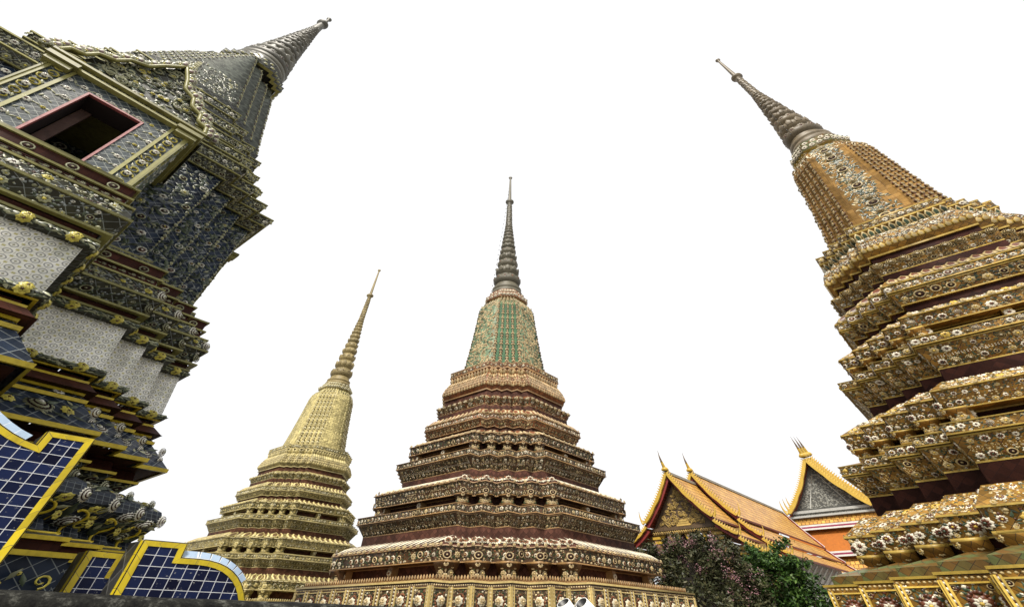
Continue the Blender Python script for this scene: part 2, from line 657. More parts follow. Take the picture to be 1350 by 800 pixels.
# ------------------------------------------------------------------ redented plans
def plan(w, s, n=5, porch=None):
    """plan polygon in (b, a), counter-clockwise, redented corners, optional porch (front, half)"""
    pts = []
    for q in range(4):
        c, sn = (1, 0, -1, 0)[q], (0, 1, 0, -1)[q]
        loc = []
        if porch is not None and q in (1, 3):
            pf, ph = porch
            loc += [(w, -ph), (pf, -ph), (pf, ph), (w, ph)]
        for k in range(n):
            loc.append((w - k * s, w - (n - 1 - k) * s))
            if k < n - 1:
                loc.append((w - (k + 1) * s, w - (n - 1 - k) * s))
        pts += [(x * c - y * sn, x * sn + y * c) for x, y in loc]
    return np.array(pts)


def to_world(pts, z, pos):
    P = np.zeros((len(pts), 3))
    P[:, 0] = pos[0]
    P[:, 1] = pos[1]
    P += pts[:, 1:2] * A + pts[:, 0:1] * B
    P[:, 2] += z
    return P


class Tower:
    def __init__(self, key, ratio=0.121, const_s=None, zmap=None, n=5, lean=None):
        self.lean = lean
        self.pos = np.array([*POS[key], 0.0])
        self.ratio, self.const_s, self.n = ratio, const_s, n
        self.zmap = zmap

    def z(self, z):
        if self.zmap is None:
            return z
        xs, ys = zip(*self.zmap)
        return float(np.interp(z, xs, ys))

    def centre(self, z):
        """axis of the tower at height z (one of them leans a little)"""
        if not self.lean:
            return self.pos
        zs = [q[0] for q in self.lean]
        t = float(np.interp(z, zs, [q[1] for q in self.lean]))
        return self.pos + A * .6 * t + B * .3 * t

    def s(self, w):
        return self.const_s if self.const_s is not None else self.ratio * w

    def ring(self, w, z, porch=None):
        return to_world(plan(w, self.s(w), self.n, porch), self.z(z), self.centre(z))

    def faces(self, w0, z0, w1, z1, p0=None, p1=None, margin=-0.15):
        """the patches of a band that can be seen from the court side"""
        a, b = self.ring(w0, z0, p0), self.ring(w1, z1, p1)
        out = []
        m = len(a)
        for i in range(m):
            j = (i + 1) % m
            u = a[j] - a[i]
            L = np.linalg.norm(u)
            if L < 1e-4:
                continue
            u /= L
            n0 = np.array([u[1], -u[0], 0])
            mid = (a[i] + a[j]) / 2
            view = EYE - mid
            view[2] = 0
            if n0 @ view / (np.linalg.norm(view) + 1e-9) < margin:
                continue
            L1 = np.linalg.norm(b[j] - b[i])
            v = (b[i] + b[j]) / 2 - mid
            h = np.linalg.norm(v)
            if h < 1e-4:
                continue
            v = v / h
            n = np.cross(u, v)
            Lm = min(L, L1)
            o = mid - u * Lm / 2
            fc_ = Face(o, u, v, n, Lm, h)
            fc_.clip = True
            out.append(fc_)
        return out

    def band(self, buf, w0, z0, w1, z1, mat, p0=None, p1=None):
        a, b = self.ring(w0, z0, p0), self.ring(w1, z1, p1)
        m = len(a)
        i = buf.verts(np.concatenate([a, b]))
        k = np.arange(m)
        k2 = (k + 1) % m
        f = np.stack([i + k, i + k2, i + m + k2, i + m + k], 1)
        L = np.linalg.norm(a[k2] - a[k], axis=1)
        cum = np.concatenate([[0], np.cumsum(L)[:-1]])
        h = np.linalg.norm((b - a), axis=1)
        zr = self.z(z0)
        sl = math.hypot(w1 - w0, self.z(z1) - zr)
        # u measured from the middle of every edge so tiles sit symmetrically
        uv = np.stack([np.stack([-L / 2, np.full(m, 0.0)], 1), np.stack([L / 2, np.full(m, 0.0)], 1),
                       np.stack([L / 2, np.full(m, sl)], 1), np.stack([-L / 2, np.full(m, sl)], 1)], 1)
        buf.faces(f, mat, uv)

    def strip(self, buf, w, z, h, d, mat, porch=None, dp=None):
        """a moulding: a fillet of height h standing d proud of half-width w"""
        pp = None if porch is None else (porch[0] + d, porch[1] + d)
        z2 = z + h
        self.band(buf, w - .01, z, w + d, z, mat, porch, pp)
        self.band(buf, w + d, z, w + d, z2, mat, pp, pp)
        self.band(buf, w + d, z2, w - .01, z2, mat, pp, porch)


FL = dict(big=1.0, space=1.0, dens=1.0, row=.36)


def floral(orn, faces, dens=1.0, kinds=('rosW', 'ringW', 'rosD'), big=.36, small=('rosC', 'rosW', 'rosC', 'beadC'), leaf='leaf', bead=None,
           chips=('chipL', 'chipC', 'chipR', 'chipL', 'chipE'), chipd=22.0, space=1.35, jitter=.2, lift=0.0):
    """crockery flowers between leaves along a band: a main row, two rows of small ones, leaves and chips between"""
    cut = []
    for F in faces:
        nr = max(1, int(round(F.h / FL['row'])))
        for q in range(nr):
            G = Face(F.o + F.v * (F.h * q / nr), F.u, F.v, F.n, F.L, F.h / nr)
            G.clip = True
            cut.append(G)
    for F in cut:
        r = big * F.h * .62 * FL['big']
        n = max(1, int(round(F.L / (space * F.h * .56 * FL['space']))))
        us = (np.arange(n) + .5) * F.L / n
        for q, u in enumerate(us):
            if rng.random() < .07:
                continue        # fallen off
            k = kinds[int(rng.integers(len(kinds)))] if rng.random() < .5 else kinds[q % len(kinds)]
            orn.put(k, F, [u + rng.normal(0, jitter * r)], [F.h * (.5 + rng.normal(0, .05))], [r * rng.uniform(.62, 1.18)], rng.uniform(0, 6), lift, .22)
        for vv in (.17, .83):
            m = max(1, int(round(F.L / (F.h * .36))))
            ub = (np.arange(m) + rng.uniform(.3, .7)) * F.L / m
            for kk in small:
                sel = rng.random(m) < 1.0 / len(small)
                c = int(sel.sum())
                if c:
                    orn.put(kk, F, ub[sel] + rng.normal(0, .03, c) * F.h, F.h * (vv + rng.normal(0, .04, c)), F.h * rng.uniform(.06, .105, c), rng.uniform(0, 6, c), lift, .25)
        for sg in (-1, 1):
            for up in (-1, 1):
                m = len(us)
                orn.put(leaf, F, np.clip(us + sg * r * 1.3 + rng.normal(0, .15, m) * r, 0.02, F.L - .02), F.h * .5 + up * r * rng.uniform(.3, 1.0, m),
                        F.h * rng.uniform(.10, .17, m), -sg * R(65) + up * sg * R(25) + rng.normal(0, .4, m), lift, .25)
        m = int(F.L * F.h * chipd * dens * FL['dens'] * 1.9 / max(.05, F.h) ** .8)
        for c in chips:
            q = max(1, m // len(chips))
            orn.put(c, F, rng.uniform(0.02, .98, q) * F.L, rng.uniform(.06, .94, q) * F.h, F.h * rng.uniform(.035, .075, q), rng.uniform(0, 6, q), lift, .35)
        if bead:
            for vv in (.04, .96):
                m = max(1, int(F.L / (.15 * F.h)))
                orn.put(bead, F, (np.arange(m) + .5) * F.L / m, F.h * vv, F.h * .036, 0, lift)


def beads(orn, faces, t='bead', r=.035, space=.11, v=.5):
    for F in faces:
        m = max(1, int(F.L / space))
        orn.put(t, F, (np.arange(m) + .5) * F.L / m, F.h * v, r)


def petals(orn, faces, t='lotusW', wd=.5, rows=1, rot=0.0, lift=0.0, lay=1.0):
    for F in faces:
        hh = F.h / rows
        for row in range(rows):
            m = max(1, int(round(F.L / (wd * hh * 1.02))))
            step = F.L / m
            us = (np.arange(m) + .5) * step
            if row % 2 and m > 1:
                us = (np.arange(m - 1) + 1.0) * step
            orn.put(t, F, us, hh * (row + .5), np.full(len(us), step * .56), rot + rng.normal(0, .04, len(us)), lift, .05, hh * .46 / (step * .56) * lay)

# ------------------------------------------------------------------ palettes (one list of slots per tower)
def palette(p, ground, trim, white, cream, leaf, accent, recess, yellow, ground2, tile=.16, grout=(.05, .04, .03), dirt=.55, rect=(.03, .012, .01), g2b=None):
    mat_tile(p + '_tile', ground, grout, tile, R(45), .4, .35, dirt)
    mat_glaze(p + '_trim', trim, .3, .4, dirt)
    mat_glaze(p + '_white', white, .28, .3, dirt * .55)
    mat_glaze(p + '_cream', cream, .35, .35, dirt * .7)
    mat_glaze(p + '_leaf', leaf, .55, .35, dirt * .8)
    mat_glaze(p + '_accent', accent, .5, .4, dirt * .8)
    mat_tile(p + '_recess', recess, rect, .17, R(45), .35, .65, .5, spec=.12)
    mat_glaze(p + '_yellow', yellow, .35, .35, dirt * .5)
    mat_tile(p + '_tile2', ground2, grout, tile, R(45), .4, .35, dirt, col2=g2b)
    return [p + q for q in ('_tile', '_trim', '_white', '_cream', '_leaf', '_accent', '_recess', '_yellow', '_tile2')]


PM = palette('middle', (.095, .050, .023), (.34, .20, .08), (.72, .66, .50), (.54, .42, .23), (.045, .070, .030), (.22, .085, .038),
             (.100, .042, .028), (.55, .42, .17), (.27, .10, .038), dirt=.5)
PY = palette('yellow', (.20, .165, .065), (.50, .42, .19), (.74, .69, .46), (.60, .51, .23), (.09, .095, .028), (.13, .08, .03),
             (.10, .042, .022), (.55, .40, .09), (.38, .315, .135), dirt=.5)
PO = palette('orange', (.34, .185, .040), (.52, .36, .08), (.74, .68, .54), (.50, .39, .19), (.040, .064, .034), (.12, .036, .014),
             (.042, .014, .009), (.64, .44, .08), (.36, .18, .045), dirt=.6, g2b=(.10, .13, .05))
PB = palette('blue', (.012, .021, .040), (.27, .255, .085), (.60, .59, .50), (.29, .295, .18), (.060, .078, .046), (.07, .028, .018),
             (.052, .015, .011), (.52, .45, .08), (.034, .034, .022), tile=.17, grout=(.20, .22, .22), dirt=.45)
mat_tile('green_bell', (.075, .165, .085), (.03, .06, .03), .22, 0, .3, .35, .45, spec=.08)
mat_tile('pale_green_bell', (.19, .27, .165), (.12, .15, .09), .2, R(45), .3, .35, .5, spec=.08)
mat_tile('gold_bell', (.55, .47, .21), (.16, .12, .04), .2, 0, .3, .35, .45, spec=.08)
mat_tile('orange_bell', (.33, .19, .06), (.18, .09, .03), .22, 0, .3, .35, .6, spec=.08)
mat_tile('grey_bell', (.095, .105, .085), (.05, .05, .04), .15, R(45), .5, .4, .4, spec=.08)
mat_glaze('spire_grey', (.17, .13, .075), .35, .5, .5)
mat_glaze('spire_olive', (.125, .112, .075), .35, .5, .5)
mat_glaze('spire_gold', (.30, .235, .10), .35, .5, .5)
mat_glaze('spire_dark', (.115, .11, .085), .35, .5, .5)
mat_plain('gilt', (.55, .36, .07), .35, 8, .3, .2, metal=.4)
mat_plain('dark_metal', (.05, .05, .05), .4, 9, .3, .2, metal=.6)


def redent_points(tw, w, z, porch_skip=False, thr=-.25):
    """convex vertices of the redented corners that face the court, with their diagonal normals"""
    s, n = tw.s(w), tw.n
    out = []
    for q in range(4):
        c, sn = (1, 0, -1, 0)[q], (0, 1, 0, -1)[q]
        dg = np.array([c - sn, sn + c]) / math.sqrt(2)
        d = B * dg[0] + A * dg[1]
        ax = tw.centre(z)
        cen = ax + d * w
        view = EYE - cen
        view[2] = 0
        if d @ view / np.linalg.norm(view) < thr:
            continue
        for k in range(n):
            x, y = w - k * s, w - (n - 1 - k) * s
            b_, a_ = x * c - y * sn, x * sn + y * c
            ub, ua = B * c + A * sn, -B * sn + A * c
            out.append((ax + B * b_ + A * a_ + UP * tw.z(z), d, ub, ua, s))
    return out


def bracket_row(tw, root, pal, w, z0, z1, group=None, flat=.62, medal='ringC', small='rosC'):
    for P, d, ub, ua, s in redent_points(tw, w, z0):
        bf = Buf()
        H = tw.z(z1) - tw.z(z0)
        e = flat * s
        # a belly bracket: foot, drawn-in neck, swelling head
        prof = [(.02, 0), (.10, .0), (.12, .10), (.02, .16), (-.03, .34), (.03, .55), (.16, .74), (.22, .9), (.22, 1.0)]
        rows = []
        for dd, t in prof:
            q = dd * s
            z = UP * (t * H)
            rows += [P + ub * q + ua * q + z, P - ub * e + ua * q + z, P - ub * e - ua * e + z, P + ub * q - ua * e + z]
        i = bf.verts(rows)
        m = len(prof)
        f, mt, uv = [], [], []
        for a in range(m - 1):
            for k in range(4):
                k2 = (k + 1) % 4
                f.append([i + 4 * a + k, i + 4 * a + k2, i + 4 * a + 4 + k2, i + 4 * a + 4 + k])
                mt.append(T_ if a in (0, 1, 7) else G_)
                uv.append([(k * s, prof[a][1] * H), (k * s + s, prof[a][1] * H), (k * s + s, prof[a + 1][1] * H), (k * s, prof[a + 1][1] * H)])
        bf.faces(f, mt, np.array(uv))
        bf.faces([[i + 4 * m - 4 + k for k in range(4)]], T_)
        orn = Orn(bf)
        FD = Face(P + d * .0, np.cross(UP, d), UP, d, 1, 1)
        orn.put(medal, FD, [0], [H * 1.25], [.21 * s], 0, .22 * s)
        orn.put('rosC', FD, [0], [H * .8], [.13 * s], 0, .2 * s)
        orn.put('rosC', FD, [0], [H * .28], [.12 * s], 0, .02 * s)
        orn.put('leafC', FD, [0], [H * .55], [.15 * s], 0, .03 * s)
        for uu, nn in ((ua, ub), (ub, ua)):
            FF = Face(P, uu, UP, nn, 1, 1)
            orn.put(small, FF, [-.3 * s], [H * .42], [.19 * s], 0, .0)
            orn.put('rosC', FF, [-.32 * s, -.12 * s], [H * .72, H * .2], [.12 * s, .1 * s], 0, .08 * s)
            orn.put('leaf', FF, [-.45 * s, -.15 * s], [H * .25, H * .6], [.15 * s, .13 * s], [.5, -.6], .04 * s)
        orn.flush()
        bf.build('bracket', pal, root, tw.pos)


def spire(tw, root, pal, mat, r0, z0, zshaft, r1, zcol, ztip, nring, petals_n=16, bell_mat=None):
    """stacked lotus rings, plain shaft, collar, needle and ball"""
    slots = [mat, pal[1], pal[2], pal[5], pal[4], pal[5], 'dark_metal']
    bf = Buf()
    o = tw.pos.copy()
    Z = tw.z
    # diminishing rings
    hs = np.array([1.0 * .90 ** k for k in range(nring)])
    hs = hs / hs.sum() * (zshaft - z0)
    z = z0
    orn = Orn(bf)
    for k in range(nring):
        t = (z - z0) / (zshaft - z0)
        r = r0 + (r1 - r0) * t ** .86
        h = hs[k]
        pr = [(r * .74, z), (r * .80, z + .06 * h), (r * .98, z + .2 * h), (r * 1.05, z + .42 * h), (r * 1.0, z + .62 * h), (r * .84, z + .82 * h), (r * .72, z + .92 * h), (r * .72, z + h)]
        bf.lathe(o, [(q, Z(zz)) for q, zz in pr], 26, 0)
        hh = Z(z + h) - Z(z)
        m = max(10, int(round(2 * math.pi * r / max(.30, .42 * hh)))) if k < nring - 3 else 10
        an = np.linspace(0, 2 * math.pi, m, endpoint=False) + k
        Zv = np.stack([np.cos(an), np.sin(an), np.full(m, .1)], 1)
        Xv = np.stack([-np.sin(an), np.cos(an), np.zeros(m)], 1)
        Yv = np.broadcast_to(UP, (m, 3)) * (hh * .30 / (math.pi * r / m))
        O = o + Zv * (r * .97) + UP * (Z(z) + hh * .46)
        bf.inst(TMS['lotus'] if k % 2 else TMS['ros'], O, Xv, Yv, Zv, np.full(m, math.pi * r / m * .86))
        m2 = m * 2
        an = np.linspace(0, 2 * math.pi, m2, endpoint=False)
        Zv = np.stack([np.cos(an), np.sin(an), np.zeros(m2)], 1)
        Xv = np.stack([-np.sin(an), np.cos(an), np.zeros(m2)], 1)
        bf.inst(TMS['bead'], o + Zv * (r * .73) + UP * (Z(z) + hh * .95), Xv, np.broadcast_to(UP, (m2, 3)), Zv, np.full(m2, min(.05, math.pi * r / m2 * .8)))
        z += h
    # shaft
    c = zcol
    pr = [(r1 * .95, zshaft), (r1 * .9, zshaft + .3), (r1 * .72, c - .35), (r1 * .9, c - .25), (r1 * 1.35, c - .1), (r1 * 1.35, c + .08), (r1 * .9, c + .2), (r1 * .62, c + .35)]
    bf.lathe(o, [(q, Z(zz)) for q, zz in pr], 14, 0)
    for k in range(9):      # raised chevron leaves on the shaft
        zz = zshaft + .2 + (c - .7 - zshaft) * k / 9
        m = 6
        an = np.linspace(0, 2 * math.pi, m, endpoint=False) + k * .5
        Zv = np.stack([np.cos(an), np.sin(an), np.zeros(m)], 1)
        Xv = np.stack([-np.sin(an), np.cos(an), np.zeros(m)], 1)
        rr = r1 * (.92 - .2 * k / 9)
        bf.inst(TMS['lotus'], o + Zv * rr * .96 + UP * Z(zz), Xv, np.broadcast_to(UP, (m, 3)) * 1.8, Zv, np.full(m, rr * .45))
    sp = bf.build('spire', slots, root, org(root))
    bf = Buf()
    pr = [(r1 * .55, c + .3), (r1 * .42, c + .8 * (ztip - c) * .6), (r1 * .30, ztip - .5), (r1 * .32, ztip - .42), (r1 * .62, ztip - .25), (r1 * .66, ztip - .15), (r1 * .4, ztip - .03), (.01, ztip)]
    bf.lathe(o, [(q, Z(zz)) for q, zz in pr], 12, 0)
    bf.build('finial', slots, sp, org(root))
    return sp


def t_lot(m0, m1):
    return make_lotus(m0, m1)


TMS = {'lotus': make_lotus(0, 0), 'ros': make_rosette(8, 0, 3), 'bead': make_bead(0)}


def neck(tw, root, pal, levels, slots, rows=True):
    bf = Buf()
    orn = Orn(bf)
    for (w0, z0, w1, z1, m, patt) in levels:
        tw.band(bf, w0, z0, w1, z1, m)
        if patt == 'lotus':
            petals(orn, tw.faces(w0, z0, w1, z1), 'lotusC', .8)
        elif patt == 'ros':
            for F in tw.faces(w0, z0, w1, z1):
                mm = max(1, int(F.L / .3))
                orn.put('rosW', F, (np.arange(mm) + .5) * F.L / mm, F.h / 2, min(.14, F.h * .45))
    orn.flush()
    return bf.build('neck', slots, root, tw.pos)


def bell(tw, root, slots, levels, col_t='rosC', face_kind='scroll', col_space=.3, col_r=.1, top_leaf=True):
    """levels: (w, z) upward; slot 0 main ground, slot 8 redent ground"""
    bf = Buf()
    orn = Orn(bf)
    for (w0, z0), (w1, z1) in zip(levels[:-1], levels[1:]):
        a, b = tw.ring(w0, z0), tw.ring(w1, z1)
        m = len(a)
        i = bf.verts(np.concatenate([a, b]))
        for k in range(m):
            k2 = (k + 1) % m
            L = np.linalg.norm(a[k2] - a[k])
            h = z1 - z0
            bf.faces([[i + k, i + k2, i + m + k2, i + m + k]], 0 if L > 2.2 * tw.s(w0) else 8,
                     np.array([[(-L / 2, z0), (L / 2, z0), (L / 2, z1), (-L / 2, z1)]]))
    zb, zt = levels[0][1], levels[-1][1]
    ws, zs = [l[0] for l in levels], [l[1] for l in levels]
    # bead columns down the redents
    n = int((zt - zb) / col_space)
    for k in range(n):
        z = zb + (k + .5) * (zt - zb) / n
        w = np.interp(z, zs, ws)
        for P, d, ub, ua, s in redent_points(tw, w, z):
            F = Face(P, np.cross(UP, d), UP, d, 1, 1)
            orn.put(col_t if k % 2 else 'rosR', F, [0], [0], [min(col_r, .42 * s) * (1.15 if k % 3 else .85)], 0, -.01)
            if k % 2:
                orn.put('chipC', F, [0.0], [.5 * (zt - zb) / n], [col_r * .4], 0, .0)
    # main faces
    for (w0, z0), (w1, z1) in zip(levels[:-1], levels[1:]):
        for F in tw.faces(w0, z0, w1, z1):
            if F.L < 2.2 * tw.s(w0):
                continue
            if face_kind == 'scroll':
                m = int(F.L * F.h * 13)
                orn.put('rosC', F, rng.uniform(.04, .96, m) * F.L, rng.uniform(0, 1, m) * F.h, rng.uniform(.05, .1, m), rng.uniform(0, 6, m), 0, .3)
                orn.put('rosR', F, rng.uniform(.04, .96, m // 2) * F.L, rng.uniform(0, 1, m // 2) * F.h, rng.uniform(.05, .09, m // 2), rng.uniform(0, 6, m // 2), 0, .3)
                orn.put('leafC', F, rng.uniform(.04, .96, 2 * m) * F.L, rng.uniform(0, 1, 2 * m) * F.h, rng.uniform(.07, .15, 2 * m), rng.normal(.7, .8, 2 * m), 0, .3)
                orn.put('leaf', F, rng.uniform(.04, .96, m) * F.L, rng.uniform(0, 1, m) * F.h, rng.uniform(.07, .14, m), rng.normal(-.7, .8, m), 0, .3)
                orn.put('curl', F, rng.uniform(.1, .9, m // 4) * F.L, rng.uniform(0, 1, m // 4) * F.h, rng.uniform(.1, .17, m // 4), rng.uniform(0, 6, m // 4))
            elif face_kind == 'medallion':
                # open ground left and right, a tree of flowers up the middle
                m = int(F.h * 24)
                for kk, cnt, r0_, r1_, sp in (('leafC', m, .06, .12, .25), ('leaf', 3 * m, .06, .13, .25), ('chipC', m, .03, .06, .27), ('rosC', m // 2, .05, .09, .2), ('chipL', 2 * m, .04, .06, .25)):
                    u = F.L * (.5 + rng.normal(0, .55, cnt).clip(-1, 1) * sp * 1.15)
                    orn.put(kk, F, u, rng.uniform(0, 1, cnt) * F.h, rng.uniform(r0_, r1_, cnt), rng.normal(0, 1.1, cnt), 0, .3)
                mm = max(1, int(F.h / .9))
                v = (np.arange(mm) + .5) * F.h / mm
                orn.put('ringC', F, np.full(mm, F.L / 2), v, np.full(mm, .2), 0, .03)
                orn.put('shellC', F, np.full(mm, F.L / 2), v + .4, np.full(mm, .15), 0, .05)
            elif face_kind == 'columns':
                for q in range(4):
                    mm = int(F.h / .26)
                    orn.put('leafC', F, np.full(mm, F.L * (q + .5) / 4), (np.arange(mm) + .5) * F.h / mm, np.full(mm, .14), np.pi, 0, .1)
                m = int(F.L * F.h * 9)
                orn.put('rosC', F, rng.uniform(.04, .96, m) * F.L, rng.uniform(0, 1, m) * F.h, rng.uniform(.04, .08, m), rng.uniform(0, 6, m), 0, .3)
            elif face_kind == 'mesh':
                m = int(F.L * F.h * 22)
                for kk, q in (('leafG', 2 * m), ('leaf', m), ('leafC', int(m * .8))):
                    orn.put(kk, F, rng.uniform(.02, .98, q) * F.L, rng.uniform(0, 1, q) * F.h, rng.uniform(.06, .12, q), rng.normal(.5, .5, q), 0, .3)
                orn.put('rosC', F, rng.uniform(.02, .98, m // 5) * F.L, rng.uniform(0, 1, m // 5) * F.h, rng.uniform(.05, .09, m // 5), 0, 0, .3)
    if top_leaf:
        (w0, z0), (w1, z1) = levels[-2], levels[-1]
        petals(orn, tw.faces(w0, z0, w1, z1), 'lotusL', .6, 2)
        (w0, z0), (w1, z1) = levels[-3], levels[-2]
        for F in tw.faces(w0, z0, w1, z1):
            m = int(F.L * F.h * 45)
            orn.put('leafC', F, rng.uniform(.02, .98, m) * F.L, rng.uniform(.45, 1, m) * F.h, rng.uniform(.06, .12, m), rng.normal(0, .6, m), 0, .3)
    orn.flush()
    return bf.build('bell', slots, root, org(root))


def light_string(tw, label, z0, r0, z1, ang, n, bow=.35):
    """a cable with little bulbs hung beside the spire"""
    o = tw.pos
    d = np.array([math.cos(ang), math.sin(ang), 0])
    pts = []
    for k in range(n * 2 + 1):
        t = k / (n * 2)
        pts.append(o + d * (r0 * (1 - t) ** 1.2 + .05 + bow * math.sin(math.pi * t) * .5) + UP * (tw.z(z0) + (tw.z(z1) - tw.z(z0)) * t))
    bf = Buf()
    bf.tube(pts, .003, 0, 4)
    for p in pts[::2]:
        bf.lathe(p + UP * -.07, [(.005, .09), (.025, .07), (.038, .04), (.025, .0), (.008, -.015)][::-1], 6, 0)
    ob = bf.build('light_string', ['dark_metal'], None, pts[0])
    tag(ob, label, 'light string', 'strings of bulbs beside the spires')
    return ob


# ------------------------------------------------------------------ the three tiered chedis
def tiered_chedi(key, label, pal, bellmats, spmat, zmap, face_kind, style, spire_kw, rails=True):
    tw = Tower(key, zmap=zmap, lean=style.get('lean'))
    root = thing('chedi', label, 'chedi', tw.pos, 'great tiled chedis')
    fine = style.get('fine', 1.0)

    def part(name, fn):
        bf = Buf()
        orn = Orn(bf)
        fn(bf, orn)
        orn.flush()
        return bf.build(name, pal, root, tw.pos)

    # ---- plinth with framed flower panels
    def plinth(bf, orn):
        tw.band(bf, 6.36, 0, 6.36, 2.84, style['plinth'])
        beads(orn, tw.faces(6.36, 2.74, 6.36, 2.84), 'beadC', .03, .085)
        tw.strip(bf, 6.36, 2.86, .06, .05, Y_)
        tw.band(bf, 6.40, 2.92, 5.0, 2.93, T_)
        for F in tw.faces(6.36, .9, 6.36, 2.76):
            pw = .73
            m = max(1, int(round(F.L / pw)))
            st = F.L / m
            for k in range(m + 1):
                u0 = k * st
                for du in (-.085, .085):
                    u = min(max(u0 + du, .02), F.L - .02)
                    bf.box(F.o + F.u * u + F.v * F.h / 2 + F.n * .015, F.u * .018, F.v * F.h / 2, F.n * .02, Y_)
                q = int(F.h / .1)
                orn.put('chipW', F, np.full(q, min(max(u0, .05), F.L - .05)), (np.arange(q) + .5) * F.h / q, .042, rng.uniform(-.3, .3, q), .01, .1)
                orn.put('chipR', F, np.full(q, min(max(u0 + .03, .06), F.L - .03)), (np.arange(q) + 1.0) * F.h / q, .03, 0, .01, .1)
            for k in range(m):
                uc = (k + .5) * st
                bf.box(F.o + F.u * uc + F.v * (F.h - .06) + F.n * .012, F.u * (st / 2 - .105), F.v * .016, F.n * .02, Y_)
                for vv in np.arange(F.h - .42, 0, -.8):
                    orn.put(style.get('pflower', 'rosP'), F, [uc], [vv], [.17], rng.uniform(0, 6), .03)
                    q = 16
                    an = np.linspace(0, 2 * math.pi, q, endpoint=False)
                    orn.put('leaf', F, uc + .2 * np.cos(an), vv + .26 * np.sin(an), .07, an - math.pi / 2 + rng.normal(0, .3, q), 0, .2)
                    orn.put('chipR', F, uc + .15 * np.cos(an), vv + .2 * np.sin(an), .05, an, 0, .2)
                orn.put('ringC', F, [uc - st * .32, uc + st * .32], [F.h - .14] * 2, [.055] * 2)
                q = int(st * F.h * 70)
                for c in ('chipC', 'chipL', 'chipR', 'chipE', 'chipW'):
                    orn.put(c, F, uc + rng.uniform(-.5, .5, q // 5) * (st - .24), rng.uniform(0, .97, q // 5) * F.h, rng.uniform(.025, .05, q // 5), rng.uniform(0, 6, q // 5), 0, .3)
    part('plinth', plinth)

    if rails:
        def rail(bf, orn):
            tw.strip(bf, 6.10, 2.935, .05, .06, T_)
            for F in tw.faces(6.16, 2.97, 6.16, 3.13):
                m = max(1, int(F.L / .12))
                orn.put('lotusT', F, (np.arange(m) + .5) * F.L / m, F.h * .46, F.L / m * .38, 0, 0, .04, F.h * .42 / (F.L / m * .38))
            tw.band(bf, 6.1, 2.95, 6.1, 3.05, D_)
        part('railing', rail)
    else:
        def ledge(bf, orn):
            tw.band(bf, 6.2, 2.93, 6.2, 3.12, E_)
            tw.band(bf, 6.2, 3.12, 5.2, 3.42, E_)
        part('sloping_ledge', ledge)

    kinds = style.get('kinds', ('rosD', 'rosW', 'ringC', 'rosC', 'rosG'))
    # rows: (recess w, z0, z1, brackets w or None), fascia list, roof
    def recess(w, z0, z1, corbel=None):
        def f(bf, orn):
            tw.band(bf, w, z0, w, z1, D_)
            tw.strip(bf, w, z0 + .0, .05, .05, T_)
            if corbel:
                for F in tw.faces(w, z0, w, z1):
                    if F.L > 2 * tw.s(w):
                        for uc in (F.L * .5, .1, F.L - .1):
                            c = F.o + F.u * uc + F.v * F.h * .5
                            bf.box(c + F.n * .12, F.u * .1, F.v * F.h * .5, F.n * .14, T_)
                            orn.put('rosW', F, [uc], [F.h * .62], [.12], 0, .27)
                            orn.put('rosC', F, [uc], [F.h * .25], [.09], 0, .27)
                        for ua, ub in ((.22, F.L * .5 - .13), (F.L * .5 + .13, F.L - .22)):
                            bf.box(F.o + F.u * (ua + ub) / 2 + F.v * (F.h - .04) + F.n * .03, F.u * (ub - ua) / 2, F.v * .03, F.n * .03, T_)
        part('recessed_wall', f)

    def fascia(wa, za, wb, zb, mat, kinds_, top=None, beadk=None, dark=False, chipd=26, nm='cornice', big=.36, sp=1.3):
        def f(bf, orn):
            tw.band(bf, wa - .45, za, wa, za, mat)
            h = zb - za
            tw.band(bf, wa, za, wb, zb, mat)
            floral(orn, tw.faces(wa, za, wb, zb), fine, kinds_, big=big, bead=beadk, chipd=chipd, space=sp)
            tw.strip(bf, wa, za, .055 * max(.6, h), .028, T_)
            tw.strip(bf, wb, zb - .05 * max(.6, h), .05 * max(.6, h), .03, T_)
            if top:
                tw.band(bf, wb, zb, top[0], top[1], mat)
        return part(nm, f)

    def u_left(F):
        return F.n[0] < 0

